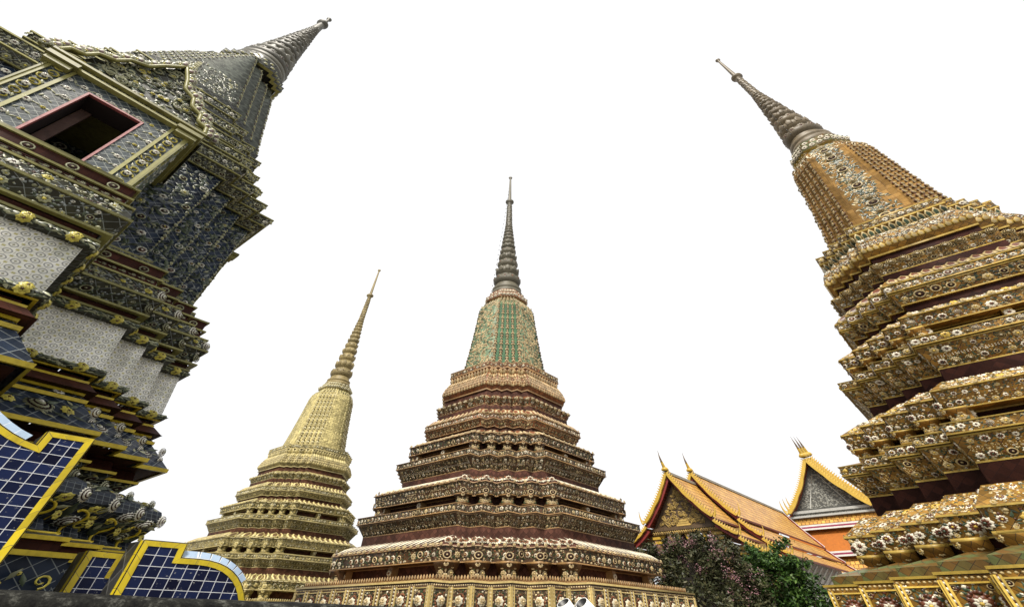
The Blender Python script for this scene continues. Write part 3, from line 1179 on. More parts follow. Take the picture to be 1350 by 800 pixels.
    def eave(w0, z0, w1, z1, t, mat=G_, wd=.62):
        def f(bf, orn):
            tw.band(bf, w0 + .02, z0, w1, z1, D_ if t == 'slant' else mat)
            tw.band(bf, w0 + .04, z0 - .04, w0 + .02, z0, T_)
            fs = tw.faces(w0 + .02, z0, w1, z1)
            if t == 'slant':
                for F in fs:
                    m = max(1, int(round(F.L / .3)))
                    us = (np.arange(m) + .5) * F.L / m
                    sg = 1.0
                    long_ = F.L > 2.2 * tw.s(w0)
                    if long_:
                        orn.put('leafW', F, us, F.h * .5, np.full(m, F.h * .24), R(-42) * (1 if u_left(F) else -1), .03, .05, 2.5)
                        orn.put('chipC', F, us, F.h * .07, np.full(m, F.h * .12), 0, .02, .05)
                    else:
                        orn.put('rosG', F, us, F.h * .45, np.full(m, F.h * .3), 0, .02, .1)
                        orn.put('leafW', F, us + .1, F.h * .6, np.full(m, F.h * .3), .6, .02, .1, 1.6)
                        orn.put('leafC', F, us - .1, F.h * .5, np.full(m, F.h * .25), -.6, .02, .1, 1.6)
                # upright flower at each redent
                for P, d, ub, ua, s in redent_points(tw, (w0 * .7 + w1 * .3), z0 * .7 + z1 * .3):
                    FD = Face(P, np.cross(UP, d), UP, d, 1, 1)
                    orn.put('rosG', FD, [0], [.06], [.2 * s], 0, .02)
            elif t == 'lotus':
                petals(orn, fs, 'lotusC', wd * .8, 1)
            elif t == 'flowers':
                floral(orn, fs, fine * 1.2, ('rosW', 'rosG', 'rosD', 'rosY'), big=.36, chips=('chipW', 'chipC', 'chipL', 'chipY', 'chipR'), chipd=30, space=1.5)
            if style.get('bumps', True):
                for F in tw.faces(w0 + .03, z0 - .02, w0 + .02, z0 + .06):
                    m = max(1, int(F.L / (.5 if style.get('big') else .34)))
                    orn.put('rosC', F, (np.arange(m) + .5) * F.L / m, F.h * .6, rng.uniform(.05, .09, m), rng.uniform(0, 6, m), .02, .3)
        return part('tiled_eave', f)

    et = style['eave']
    g2 = style['upper']
    # row 1
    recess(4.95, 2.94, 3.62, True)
    bracket_row(tw, root, pal, 5.40, 2.96, 3.62, medal=style.get('medal', 'ringC'))
    fascia(5.53, 3.58, 5.58, 4.10, style['low'], kinds, beadk='bead')
    eave(5.60, 4.12, 5.12, 4.50, et)
    # row 2: double cornice
    recess(4.80, 4.45, 4.95)
    fascia(4.78, 4.92, 5.05, 5.40, style['under'], ('rosC', 'rosG', 'ringC', 'rosW', 'shellC'), beadk='beadC', chipd=30)
    fascia(5.10, 5.42, 5.10, 5.74, style['low'], kinds, top=(4.6, 5.86), chipd=32, big=.42)
    # row 3
    recess(4.18, 5.84, 6.26, True)
    bracket_row(tw, root, pal, 4.56, 5.86, 6.27, medal=style.get('medal', 'ringC'))
    fascia(4.61, 6.22, 4.72, 6.78, style['low'], kinds)
    eave(4.74, 6.80, 4.15, 7.16, et)
    # row 4
    recess(3.84, 7.1, 7.6)
    fascia(3.82, 7.58, 4.13, 8.15, style['under'], ('rosC', 'rosW', 'shellC', 'rosG', 'ringC'), beadk='bead', chipd=30)
    fascia(4.18, 8.17, 4.19, 8.48, style['low'], kinds, top=(3.75, 8.58), chipd=34, big=.44)
    # row 5
    recess(3.36, 8.56, 9.05, True)
    bracket_row(tw, root, pal, 3.70, 8.58, 9.05, medal=style.get('medal', 'ringC'))
    fascia(3.74, 9.01, 3.82, 9.46, style['low'], kinds)
    eave(3.84, 9.48, 3.28, 9.80, 'lotus' if et == 'slant' else et)
    # row 6
    recess(3.10, 9.75, 10.12)
    fascia(3.16, 10.1, 3.33, 10.46, style['under2'], ('rosC', 'ringC'), beadk='bead', chipd=36)
    fascia(3.37, 10.48, 3.36, 10.80, g2, ('rosW', 'rosD', 'ringW'), chipd=38, big=.42)
    eave(3.36, 10.82, 3.02, 11.2, 'lotus', g2)
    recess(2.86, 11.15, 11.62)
    # row 7
    fascia(2.84, 11.58, 3.02, 12.05, style['under2'], ('rosW', 'ringC'), chipd=40, top=(2.75, 12.25))

    def crest(bf, orn):
        fs = tw.faces(3.03, 11.85, 3.03, 12.15)
        for F in fs:
            m = max(1, int(round(F.L / .34)))
            orn.put('shellC', F, (np.arange(m) + .5) * F.L / m, F.h * .4, .15, rng.uniform(0, 6, m), 0, .25)
        tw.band(bf, 3.03, 12.05, 2.95, 12.1, T_)
    part('flower_crest', crest)
    recess(2.68, 12.2, 12.68)

    def lotus_base(bf, orn):
        tw.strip(bf, 2.72, 12.62, .08, .04, T_)
        lv = [(2.70, 12.70), (2.84, 12.9), (2.87, 13.15), (2.76, 13.55), (2.56, 13.92)]
        for (wa, za), (wb, zb) in zip(lv[:-1], lv[1:]):
            tw.band(bf, wa, za, wb, zb, g2)
        if style.get('big'):
            floral(orn, tw.faces(2.88, 13.13, 2.77, 13.56), 1.6, ('rosW', 'rosG', 'rosC'), big=.3, chips=('chipW', 'chipL', 'chipC', 'chipR'), chipd=40)
            floral(orn, tw.faces(2.77, 13.56, 2.57, 13.93), 1.4, ('rosW', 'rosC'), big=.36, chips=('chipW', 'chipL', 'chipC', 'chipR'), chipd=40)
        else:
            petals(orn, tw.faces(2.88, 13.13, 2.77, 13.56), 'lotusC', .4, 2)
            petals(orn, tw.faces(2.77, 13.56, 2.57, 13.93), 'lotusT', .4, 1)
        petals(orn, tw.faces(2.85, 12.9, 2.88, 13.15), 'lotusT', .7, 1)
    part('lotus_base', lotus_base)

    def collar(bf, orn):
        tw.band(bf, 2.5, 13.88, 2.5, 14.1, T_)
        petals(orn, tw.faces(2.52, 13.9, 2.60, 14.3), style.get('arch', 'lotusT'), .5, 1)
        tw.band(bf, 2.50, 14.1, 2.60, 14.3, g2)
        tw.strip(bf, 2.60, 14.30, .08, .03, T_)
        tw.band(bf, 2.60, 14.38, 2.62, 14.72, g2)
        floral(orn, tw.faces(2.62, 14.38, 2.62, 14.72), fine, ('rosW', 'rosC'), big=.42, chipd=40)
        tw.strip(bf, 2.60, 14.70, .06, .03, T_)
        tw.band(bf, 2.62, 14.76, 2.0, 14.9, g2)
    part('collar', collar)

    sl = list(pal)
    sl[0], sl[8] = bellmats
    bell(tw, root, sl, style['bell'], style.get('col_t', 'rosP'), face_kind, style.get('col_space', .25), style.get('col_r', .125))
    nk = [(1.06, 21.86, 1.2, 22.0, 1, None), (1.2, 22.0, 1.24, 22.4, 8, 'ros'), (1.24, 22.4, 1.0, 22.55, 1, None), (1.0, 22.55, 1.02, 22.95, 8, 'ros'), (1.02, 22.95, .8, 23.05, 1, None)]
    neck(tw, root, pal, nk, sl[:8] + [pal[8]])
    bf = Buf()
    o = tw.pos
    pr = [(.98, 23.0), (1.02, 23.15), (.98, 23.32), (.84, 23.4), (.94, 23.5), (.96, 23.72), (.86, 23.85), (.74, 23.95), (.80, 24.1), (.72, 24.25)]
    bf.lathe(o, [(q, tw.z(zz)) for q, zz in pr], 28, 0)
    bf.build('moulded_ring', [spmat], root, tw.pos)
    spire(tw, root, pal, spmat, **spire_kw)
    return tw, root


BELL = [(2.03, 14.85), (1.95, 15.6), (1.83, 16.8), (1.70, 18.4), (1.61, 19.6), (1.54, 20.7), (1.44, 21.25), (1.05, 21.92)]
SP = dict(r0=.86, z0=24.2, zshaft=32.9, r1=.255, zcol=37.3, ztip=42.6, nring=12)

FL.update(big=.95, space=.85, row=.36)
tw_mid, ch_mid = tiered_chedi(
    'middle', 'tall brown chedi with a green bell standing at the centre, corner towards the viewer', PM, ('pale_green_bell', 'green_bell'), 'spire_olive', None, 'scroll',
    dict(plinth=G_, low=G_, under=G_, under2=E_, upper=E_, eave='slant', bell=BELL, col_t='rosT'), SP)
tw_yel, ch_yel = tiered_chedi(
    'yellow', 'yellow-cream chedi, the smallest in view, leaning spire between the blue-tiled tower and the green-belled one', PY, ('gold_bell', 'gold_bell'), 'spire_gold',
    [(0, 0), (14.6, 14.25), (21.86, 21.0), (23.93, 22.59), (42.59, 40.77)], 'columns',
    dict(plinth=G_, low=E_, under=G_, under2=E_, upper=E_, eave='lotus', bell=BELL, kinds=('rosW', 'rosC', 'rosD'), medal='rosC'), SP)
FL.update(big=1.15, space=.95, dens=1.5, row=.34)
tw_org, ch_org = tiered_chedi(
    'orange', 'orange-tiled chedi with white crockery flowers filling the right edge of the view', PO, ('orange_bell', 'orange_bell'), 'spire_grey',
    [(0, 0), (2.92, 2.62), (4.1, 3.76), (5.41, 5.46), (6.84, 6.82), (8.17, 8.42), (9.48, 9.70), (10.5, 11.05), (12.1, 12.75), (14.6, 15.15), (21.86, 23.0), (23.93, 25.2), (42.59, 42.08)], 'medallion',
    dict(plinth=G_, low=G_, under=G_, under2=G_, upper=G_, eave='flowers', bell=BELL, kinds=('rosD', 'rosG', 'rosW', 'shell', 'rosC', 'shellC', 'rosY'), col_t='rosR', col_space=.24, col_r=.12, fine=1.1, big=True, arch='lotusL', pflower='rosQ', medal='rosG', lean=[(0, 1.45), (4, 1.45), (7, 1.1), (9, .97), (15, .88), (19, .45), (23, .1), (42, 0)]),
    SP, rails=False)
ch_yel['label'] = 'yellow-cream chedi with gold bell, smaller and farther, left of the green-belled one'
light_string(tw_mid, 'string of small dark bulbs hung beside the green-belled chedi spire', 23.6, .95, 41.5, R(185), 26, .0)

FL.update(big=1.0, space=1.1, dens=1.1, row=.42)
# ------------------------------------------------------------------ the blue-tiled chedi on the left, with window porches
mat_porcelain('porcelain')
mat_tile('maroon_tile', (.055, .018, .012), (.03, .012, .01), .12, 0, .35, .6, .5, spec=.12)
mat_tile('foot_tile', (.016, .022, .034), (.16, .18, .18), .085, R(8), .5, .3, .5, mortar=.035, chips=.3)
mat_tile('porch_tile', (.036, .048, .055), (.22, .24, .22), .13, R(45), .4, .3, .45, mortar=.06)
mat_plain('window_red', (.36, .10, .10), .5, 7, .3, .3)
mat_plain('shutter_wood', (.12, .07, .055), .6, 7, .5, .3)
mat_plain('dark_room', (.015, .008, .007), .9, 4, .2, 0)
mat_glaze('lemon_trim', (.62, .47, .035), .2, .3, .3)


def blue_chedi():
    tw = Tower('blue', const_s=.53, n=4)
    tw.pos = tw.pos - A * .29 - B * .29
    axis = np.array([*POS['blue'], 0.0])
    root = thing('chedi', 'dark grey-green chedi with navy tile bands and a red-framed window porch', 'chedi', axis, 'great tiled chedis')
    pal = PB + ['porcelain', 'maroon_tile', 'lemon_trim', 'porch_tile', 'foot_tile']
    PC, MT, LT, PT, FT = 9, 10, 11, 12, 13

    def pr(w):
        return (w + 2.26, w - 2.95)

    def part(name, fn, parent=None):
        bf = Buf()
        orn = Orn(bf)
        fn(bf, orn)
        orn.flush()
        return bf.build(name, pal, parent or root, axis)

    def bd(bf, w0, z0, w1, z1, m):
        tw.band(bf, w0, z0, w1, z1, m, pr(w0), pr(w1))

    def fc(w0, z0, w1, z1):
        return tw.faces(w0, z0, w1, z1, pr(w0), pr(w1))

    def st(bf, w, z, h, d, m):
        tw.strip(bf, w, z, h, d, m, pr(w))

    def flower_wall(orn, F, du=.5, dv=.42, r=.1):
        rows = max(1, int(F.h / dv))
        for q in range(rows):
            v = (q + .5) * F.h / rows
            m = max(1, int(round(F.L / du)))
            us = (np.arange(m) + (.25 if q % 2 else .75)) * F.L / m
            for u in us:
                k = ('ringW', 'rosW', 'rosC', 'ringC', 'rosD', 'ringL')[int(rng.integers(6))]
                orn.put(k, F, [u], [v], [r * rng.uniform(.8, 1.15)], rng.uniform(0, 6), 0, .15)
            for sg in (-1, 1):
                orn.put('leaf', F, np.clip(us + sg * .16, .03, F.L - .03), v + rng.normal(0, .05, m), rng.uniform(.09, .14, m), R(60) * sg + rng.normal(0, .4, m), 0, .2)
                orn.put('leafC', F, np.clip(us + sg * .2, .03, F.L - .03), v - .17 + rng.normal(0, .05, m), rng.uniform(.06, .1, m), -R(40) * sg + rng.normal(0, .4, m), 0, .2)
        m = int(F.L * F.h * 14)
        for q in range(3):
            orn.put('leaf', F, rng.uniform(.03, .97, m) * F.L, rng.uniform(.02, .98, m) * F.h, rng.uniform(.06, .13, m), rng.normal(.6, .7, m), 0, .3)
        orn.put('leafG', F, rng.uniform(.03, .97, m) * F.L, rng.uniform(.02, .98, m) * F.h, rng.uniform(.06, .12, m), rng.normal(-.6, .7, m), 0, .3)
        orn.put('chipC', F, rng.uniform(.03, .97, m // 3) * F.L, rng.uniform(.02, .98, m // 3) * F.h, rng.uniform(.02, .04, m // 3), 0, 0, .3)

    # --- foot
    def plinth(bf, orn):
        bd(bf, 5.96, 0, 5.96, 2.42, G_)
        for F in fc(5.96, .6, 5.96, 2.40):
            m = max(1, int(F.L / .8))
            us = (np.arange(m) + .5) * F.L / m
            for v in np.arange(.25, F.h, .55):
                orn.put('shell', F, us, v, .13, rng.uniform(0, 6, m), 0, .2)
                for k in range(14):
                    orn.put(('leafC', 'curlY', 'leaf')[k % 3], F, us + rng.normal(0, .25, m), v + rng.normal(0, .16, m), rng.uniform(.05, .10, m), rng.uniform(0, 6, m), 0, .2)
                    orn.put('rosY', F, us + rng.normal(0, .28, m), v + rng.normal(0, .16, m), rng.uniform(.03, .06, m), rng.uniform(0, 6, m), 0, .2)
        st(bf, 5.96, 2.40, .07, .05, LT)
    part('plinth', plinth)

    def step(bf, orn):
        bd(bf, 5.91, 2.47, 5.81, 2.47, MT)
        bd(bf, 5.81, 2.47, 5.81, 2.64, MT)
        st(bf, 5.81, 2.63, .06, .05, LT)
    part('stepped_course', step)

    def feet(bf, orn):
        lv = [(5.83, 2.69), (5.57, 2.80), (5.51, 2.95), (5.63, 3.12), (5.73, 3.32), (5.66, 3.52), (5.41, 3.70), (5.11, 3.80)]
        for a, b in zip(lv[:-1], lv[1:]):
            bd(bf, *a, *b, FT)
        # lion's-foot curls at every corner, in yellow relief, with big shells on the belly
        for w, z, t, r in ((5.72, 3.34, 'shell', .13), (5.5, 3.66, 'shellC', .11), (5.6, 3.02, 'rosY', .08)):
            for P, d, ub, ua, s in redent_points(tw, w, z):
                FD = Face(P, np.cross(UP, d), UP, d + UP * .2, 1, 1)
                orn.put(t, FD, [0], [0], [r], rng.uniform(0, 6), -.02)
        for F in fc(5.63, 3.12, 5.73, 3.32) + fc(5.66, 3.52, 5.41, 3.7) + fc(5.51, 2.95, 5.63, 3.12):
            m = max(1, int(F.L / .55))
            us = (np.arange(m) + .5) * F.L / m + rng.normal(0, .08, m)
            if rng.random() < .55:
                orn.put('shell' if rng.random() < .5 else 'shellC', F, us, F.h * rng.uniform(.3, .7), rng.uniform(.09, .14, m), rng.uniform(0, 6, m), 0, .2)
            for k in range(3):
                orn.put('leafC', F, us + rng.normal(0, .22, m), F.h * rng.uniform(0, 1, m), rng.uniform(.06, .11, m), rng.uniform(0, 6, m), 0, .3)
                orn.put('leaf', F, us + rng.normal(0, .2, m), F.h * rng.uniform(0, 1, m), rng.uniform(.1, .17, m), rng.uniform(0, 6, m), 0, .3)
                orn.put(('rosY', 'leafC', 'curlY')[k], F, us + rng.normal(0, .2, m), F.h * rng.uniform(0, 1, m), rng.uniform(.05, .1, m), rng.uniform(0, 6, m), 0, .3)
    ft = part('lion_foot_band', feet)
    # raised yellow curls on the belly (one per convex corner)
    for P, d, ub, ua, s in redent_points(tw, 5.76, 2.72):
        for uu, nn in ((ua, ub), (ub, ua)):
            bf = Buf()
            ctl = np.array([(-.02, .02, .1), (-.2, .02, .1), (-.36, .03, .1), (-.43, .09, .05), (-.44, .19, -.02), (-.38, .27, -.04), (-.29, .32, 0), (-.25, .39, .05), (-.29, .46, .09), (-.37, .48, .1), (-.42, .44, .1)])
            pts = []
            for k in range(len(ctl) - 1):
                p0, p1, p2, p3 = ctl[max(0, k - 1)], ctl[k], ctl[k + 1], ctl[min(len(ctl) - 1, k + 2)]
                for t in (0, .33, .66):
                    q = .5 * (2 * p1 + (p2 - p0) * t + (2 * p0 - 5 * p1 + 4 * p2 - p3) * t * t + (3 * p1 - p0 - 3 * p2 + p3) * t ** 3)
                    pts.append(P + uu * q[0] + nn * (float(np.interp(q[1] + 2.72, [2.69, 2.8, 2.95, 3.12, 3.32], [5.83, 5.57, 5.51, 5.63, 5.73])) - 5.755) + UP * q[1])
            bf.tube(pts, .021, 0, 6)
            bf.build('scroll_trim', ['lemon_trim'], ft, axis)

    def under(bf, orn):
        bd(bf, 5.11, 3.78, 4.99, 3.84, D_)
        bd(bf, 4.99, 3.84, 5.16, 4.08, E_)
        floral(orn, fc(4.99, 3.84, 5.16, 4.08), .9, ('rosC', 'ringC', 'rosY'), big=.4, leaf='leafC', chips=('chipC', 'chipL', 'chipY'), chipd=22)
        st(bf, 5.16, 4.08, .05, .03, LT)
        bd(bf, 5.11, 4.13, 5.07, 4.34, MT)
        bd(bf, 5.07, 4.34, 5.33, 4.36, MT)
    part('cornice', under)

    def navy(bf, orn):
        st(bf, 5.41, 4.36, .08, .04, LT)
        bd(bf, 5.43, 4.44, 5.03, 5.02, G_)
        fs = fc(5.43, 4.44, 5.03, 5.02)
        for F in fs:
            n = max(1, int(round(F.L / 1.05)))
            us = (np.arange(n) + .5) * F.L / n
            orn.put('shellC' if F.L > 1 else 'shell', F, us, F.h * .5, np.full(n, .19 if F.L > 1 else .13), rng.uniform(0, 6, n), 0, .1)
            m = int(F.L * 9)
            orn.put('leafC', F, rng.uniform(.04, .96, m) * F.L, F.h * rng.uniform(.12, .88, m), rng.uniform(.05, .09, m), rng.uniform(0, 6, m), 0, .3)
            orn.put('rosY', F, rng.uniform(.04, .96, m // 5) * F.L, F.h * rng.uniform(.2, .8, m // 5), rng.uniform(.04, .06, m // 5), rng.uniform(0, 6, m // 5), 0, .3)
            for sg in (-1, 1):
                uu = us + sg * .36
                ok = (uu > .03) & (uu < F.L - .03)
                uu = uu[ok]
                k = len(uu)
                if k:
                    orn.put('rosY', F, uu, F.h * .5, np.full(k, .095), rng.uniform(0, 6, k), .01, .1)
                for a_, v_ in ((.25, .3), (.48, .32), (.22, .72), (.5, .74)):
                    uu2 = us + sg * a_
                    ok = (uu2 > .03) & (uu2 < F.L - .03)
                    uu2 = uu2[ok]
                    k = len(uu2)
                    if k:
                        orn.put('leaf', F, uu2, F.h * v_, rng.uniform(.09, .13, k), R(70) * sg * (1 if v_ < .5 else -1) + rng.normal(0, .3, k), 0, .2)
        for P, d, ub, ua, s in redent_points(tw, 5.26, 4.72):
            for q, (dz, r) in enumerate(((.12, .12), (-.1, .09))):
                FD = Face(P + UP * dz, np.cross(UP, d), UP, (d + UP * .5) / 1.12, 1, 1)
                orn.put('shell', FD, [0], [0], [r], 0, -.05 + (0 if q == 0 else .06))
        st(bf, 5.03, 5.0, .07, .04, LT)
        bd(bf, 5.05, 5.07, 4.93, 5.18, G_)
        m = 0
        for F in fc(5.05, 5.07, 4.93, 5.18):
            m = max(1, int(F.L / .5))
            orn.put('rosW', F, (np.arange(m) + .5) * F.L / m, F.h * .5, .08, 0, 0, .2)
        st(bf, 4.95, 5.17, .05, .03, LT)
        bd(bf, 4.95, 5.22, 5.11, 5.24, MT)
        bd(bf, 5.09, 5.24, 4.93, 5.44, MT)
        st(bf, 4.89, 5.44, .05, .03, LT)
        bd(bf, 4.83, 5.48, 4.83, 5.58, MT)
    part('navy_cornice', navy)

    def garland(bf, orn, w, z, r, seg=5):
        lv = [(w - r, z - r), (w, z - r * .7), (w + r * .3, z), (w, z + r * .7), (w - r, z + r)]
        for a, b in zip(lv[:-1], lv[1:]):
            bd(bf, *a, *b, E_)
        for F in fc(w, z - r * .7, w + r * .3, z) + fc(w + r * .3, z, w, z + r * .7):
            m = int(F.L / .075)
            orn.put('leafC', F, (np.arange(m) + .5) * F.L / m, rng.uniform(.1, .9, m) * F.h, rng.uniform(.05, .08, m), rng.normal(1.57, .5, m), 0, .4)
            orn.put('leaf', F, (np.arange(m) + .5) * F.L / m, rng.uniform(.1, .9, m) * F.h, rng.uniform(.05, .08, m), rng.normal(1.57, .5, m), 0, .4)
            k = max(1, int(F.L / .5))
            orn.put('rosY', F, (np.arange(k) + .5) * F.L / k, F.h * .5, .09, rng.uniform(0, 6, k), .02, .2)

    def white(bf, orn):
        st(bf, 4.91, 5.60, .05, .04, LT)
        bd(bf, 4.93, 5.66, 4.81, 6.93, PC)
        garland(bf, orn, 4.99, 5.70, .09)
    part('porcelain_wall', white)

    def cornA(bf, orn):
        garland(bf, orn, 4.91, 6.98, .09)
        st(bf, 4.85, 7.08, .05, .05, T_)
        bd(bf, 4.81, 7.13, 4.81, 7.28, MT)
        st(bf, 4.85, 7.28, .05, .1, T_)
        bd(bf, 4.82, 7.33, 4.95, 7.74, E_)
        floral(orn, fc(4.82, 7.33, 4.95, 7.74), .7, ('ringC', 'shellC', 'rosC'), big=.3, leaf='leaf', chips=('chipL', 'chipE', 'chipC', 'chipE'), chipd=40, space=2.0)
        st(bf, 4.95, 7.74, .06, .03, T_)
        bd(bf, 4.94, 7.80, 4.84, 8.16, E_)
        floral(orn, fc(4.94, 7.80, 4.84, 8.16), 1.0, ('rosC', 'rosW', 'rosY', 'shellC'), big=.34, leaf='leafC', chips=('chipC', 'chipL', 'chipE', 'chipR'), chipd=40, space=1.8)
        st(bf, 4.84, 8.14, .05, .03, T_)
        for P, d, ub, ua, s in redent_points(tw, 4.9, 7.95):
            FD = Face(P, np.cross(UP, d), UP, d, 1, 1)
            orn.put('shell', FD, [0], [0], [.15], 0, -.02)
            orn.put('shellC', FD, [0], [-.42], [.13], 0, -.06)
    part('cornice', cornA)

    def cornB(bf, orn):
        bd(bf, 4.86, 8.19, 4.69, 8.3, D_)
        bd(bf, 4.69, 8.3, 4.66, 8.46, D_)
        for F in fc(4.69, 8.3, 4.66, 8.46):
            m = max(1, int(F.L / .16))
            orn.put('rosR', F, (np.arange(m) + .5) * F.L / m, F.h * .5, .06, rng.uniform(0, 6, m), 0, .2)
            orn.put('leafC', F, (np.arange(m) + .2) * F.L / m, F.h * .5, .06, 1.2, 0, .2)
        st(bf, 4.69, 8.46, .05, .05, T_)
        bd(bf, 4.66, 8.5, 4.66, 8.82, MT)
        for F in fc(4.66, 8.5, 4.66, 8.82):
            m = max(1, int(F.L / .5))
            orn.put('ringC', F, (np.arange(m) + .5) * F.L / m, F.h * .5, .09, 0, 0, .1)
        st(bf, 4.66, 8.80, .05, .04, T_)
        bd(bf, 4.68, 8.85, 4.41, 9.0, E_)
        bd(bf, 4.39, 9.0, 4.37, 9.14, E_)
        floral(orn, fc(4.39, 9.0, 4.37, 9.14), .6, ('rosY', 'rosC'), big=.4, chipd=12)
        st(bf, 4.33, 9.14, .06, .04, T_)
        bd(bf, 4.37, 9.2, 4.11, 9.3, E_)
    part('cornice', cornB)

    # --- body: navy tiles set on the diagonal under crockery flowers
    def body(bf, orn):
        tw.band(bf, 4.16, 9.1, 4.16, 13.5, G_)
        for F in tw.faces(4.16, 9.3, 4.16, 13.45):
            flower_wall(orn, F, .5 if F.L > 1 else .45, .5, .105 if F.L > 1 else .085)
        for P, d, ub, ua, s in redent_points(tw, 4.16, 9.3):
            for z in np.arange(.1, 4.1, .13):
                FD = Face(P + UP * z, np.cross(UP, d), UP, d, 1, 1)
                orn.put('beadC' if rng.random() < .7 else 'rosC', FD, [0], [0], [.03 if rng.random() < .8 else .06], 0, 0)
    part('tiled_body', body)

    # --- four window porches
    hw, fr, zb, ztp = 1.25, 6.62, 9.02, 11.85
    for q in range(4):
        if q in (1, 3):
            continue
        nrm = (-A, B, A, -B)[q]
        u = np.cross(UP, nrm)
        base = tw.pos + nrm * (fr - .29) + u * .29
        win = dict(x0=-.45, x1=.45, z0=9.42, z1=11.45)

        def P3(x, z, d=0.0):
            return base + u * x + UP * z - nrm * d
        bf = Buf()
        orn = Orn(bf)
        t = .3
        for x0, x1, z0, z1 in ((-hw, win['x0'], zb, ztp), (win['x1'], hw, zb, ztp), (win['x0'], win['x1'], zb, win['z0']), (win['x0'], win['x1'], win['z1'], ztp)):
            bf.box(P3((x0 + x1) / 2, (z0 + z1) / 2, t / 2), u * (x1 - x0) / 2, UP * (z1 - z0) / 2, nrm * t / 2, PT)
        for sg in (-1, 1):
            bf.box(base + u * sg * (hw - .1) - nrm * (t + 1.0) + UP * (zb + ztp) / 2, u * .1, UP * (ztp - zb) / 2, nrm * .998, E_)
            Fs = Face(base + u * sg * hw + UP * zb - (nrm * 2.2 if sg > 0 else nrm * 0) + (u * .001), nrm * sg, UP, u * sg, 2.2, ztp - zb)
            if sg < 0:
                Fs = Face(base - u * hw + UP * zb - nrm * 2.2, nrm, UP, -u, 2.2, ztp - zb)
                Fs.u = nrm
            if q in (0, 1, 3):
                flower_wall(orn, Fs, .5, .5, .09)
        bf.box(base - nrm * 1.2 + UP * (zb - .02), u * hw * .98, UP * .06, nrm * 1.0, D_)
        if q in (0, 1, 3):
            # flowers on the tile ground around the window
            Ff = Face(P3(-hw, zb), u, UP, nrm, 2 * hw, ztp - zb)
            pts = []
            for zz in np.arange(.14, ztp - zb, .3):
                for k, xx in enumerate(np.arange(-.82, .83, .235)):
                    x_ = xx + (.117 if int(zz / .3) % 2 else 0)
                    if abs(x_) > .84 or (win['x0'] - .08 < x_ < win['x1'] + .08 and win['z0'] - .08 < zz + zb < win['z1'] + .08):
                        continue
                    pts.append((x_ + hw, zz))
            pts = np.array(pts)
            k = len(pts)
            sel = rng.random(k) < .55
            orn.put('rosW', Ff, pts[sel, 0], pts[sel, 1], rng.uniform(.05, .085, sel.sum()), rng.uniform(0, 6, sel.sum()), 0, .2)
            orn.put('rosY', Ff, pts[~sel, 0], pts[~sel, 1], rng.uniform(.03, .05, (~sel).sum()), rng.uniform(0, 6, (~sel).sum()), 0, .2)
            for sg in (-1, 1):
                orn.put('leafC', Ff, pts[:, 0] + sg * .08, pts[:, 1] + rng.normal(0, .03, k), rng.uniform(.045, .075, k), R(55) * sg + rng.normal(0, .4, k), 0, .2)
            # scroll strips down both sides
            for sg in (-1, 1):
                xc = hw + sg * 1.04
                m = 11
                vv = (np.arange(m) + .5) * (ztp - zb) / m
                orn.put('curlY', Ff, np.full(m, xc), vv, np.full(m, .11), np.arange(m) * math.pi + (0 if sg > 0 else 1.5), .005)
                orn.put('leafC', Ff, np.full(m, xc) + rng.normal(0, .06, m), vv + .1, np.full(m, .08), rng.normal(.4, .8, m), .005, .2)
                orn.put('rosW', Ff, np.full(m // 2, xc), vv[::2][:m // 2] + .06, np.full(m // 2, .07), 0, .02, .1)
        orn.flush()
        porch = bf.build('window_porch', pal, root, axis)
        # yellow framing bars
        for sg in (-1, 1):
            bf = Buf()
            for xx, wd, pd in ((.88, .03, .03), (1.19, .03, .035), (1.235, .016, .05)):
                bf.box(P3(sg * xx, (zb + ztp) / 2, -pd / 2), u * wd, UP * ((ztp - zb) / 2 - .002), nrm * pd / 2, 1)
            bf.box(base + u * sg * (hw + .012) - nrm * .12 + UP * (zb + ztp) / 2, u * .02, UP * ((ztp - zb) / 2 - .004), nrm * .04, 1)
            # capital under the gable
            bf.box(P3(sg * (hw - .12), ztp - .12, -.05), u * .2, UP * .06, nrm * .1, 1)
            bf.box(P3(sg * (hw - .12), ztp + .04, -.07), u * .25, UP * .06, nrm * .13, 1)
            bf.build('yellow_moulding', pal, porch, axis)
        # red window frame and the shutters folded inside
        bf = Buf()
        for x0, x1, z0, z1 in ((win['x0'] - .03, win['x0'] + .01, win['z0'], win['z1']), (win['x1'] - .01, win['x1'] + .03, win['z0'], win['z1']),
                               (win['x0'] - .03, win['x1'] + .03, win['z0'] - .035, win['z0'] + .01), (win['x0'] - .03, win['x1'] + .03, win['z1'] - .01, win['z1'] + .035)):
            bf.box(P3((x0 + x1) / 2, (z0 + z1) / 2, .02), u * ((x1 - x0) / 2), UP * ((z1 - z0) / 2), nrm * .04, 0)
        bf.box(P3(win['x0'] + .13, (win['z0'] + win['z1']) / 2, .5), u * .09, UP * ((win['z1'] - win['z0']) / 2 - .05), nrm * .03, 1)
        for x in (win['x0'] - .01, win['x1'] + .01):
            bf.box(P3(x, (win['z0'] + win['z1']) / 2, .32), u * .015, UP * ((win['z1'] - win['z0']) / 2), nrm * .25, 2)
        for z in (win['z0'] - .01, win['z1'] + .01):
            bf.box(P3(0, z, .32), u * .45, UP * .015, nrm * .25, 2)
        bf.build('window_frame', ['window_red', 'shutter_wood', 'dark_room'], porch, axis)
        # entablature + gable
        bf = Buf()
        orn = Orn(bf)
        for z, h, wd, pd, m in ((ztp, .07, .1, .14, T_), (ztp + .07, .12, .06, .08, E_), (ztp + .19, .07, .14, .2, T_)):
            bf.box(base - nrm * (1.1 - pd / 2) + UP * (z + h / 2), u * (hw + wd), UP * h / 2, nrm * (1.1 + pd / 2), m)
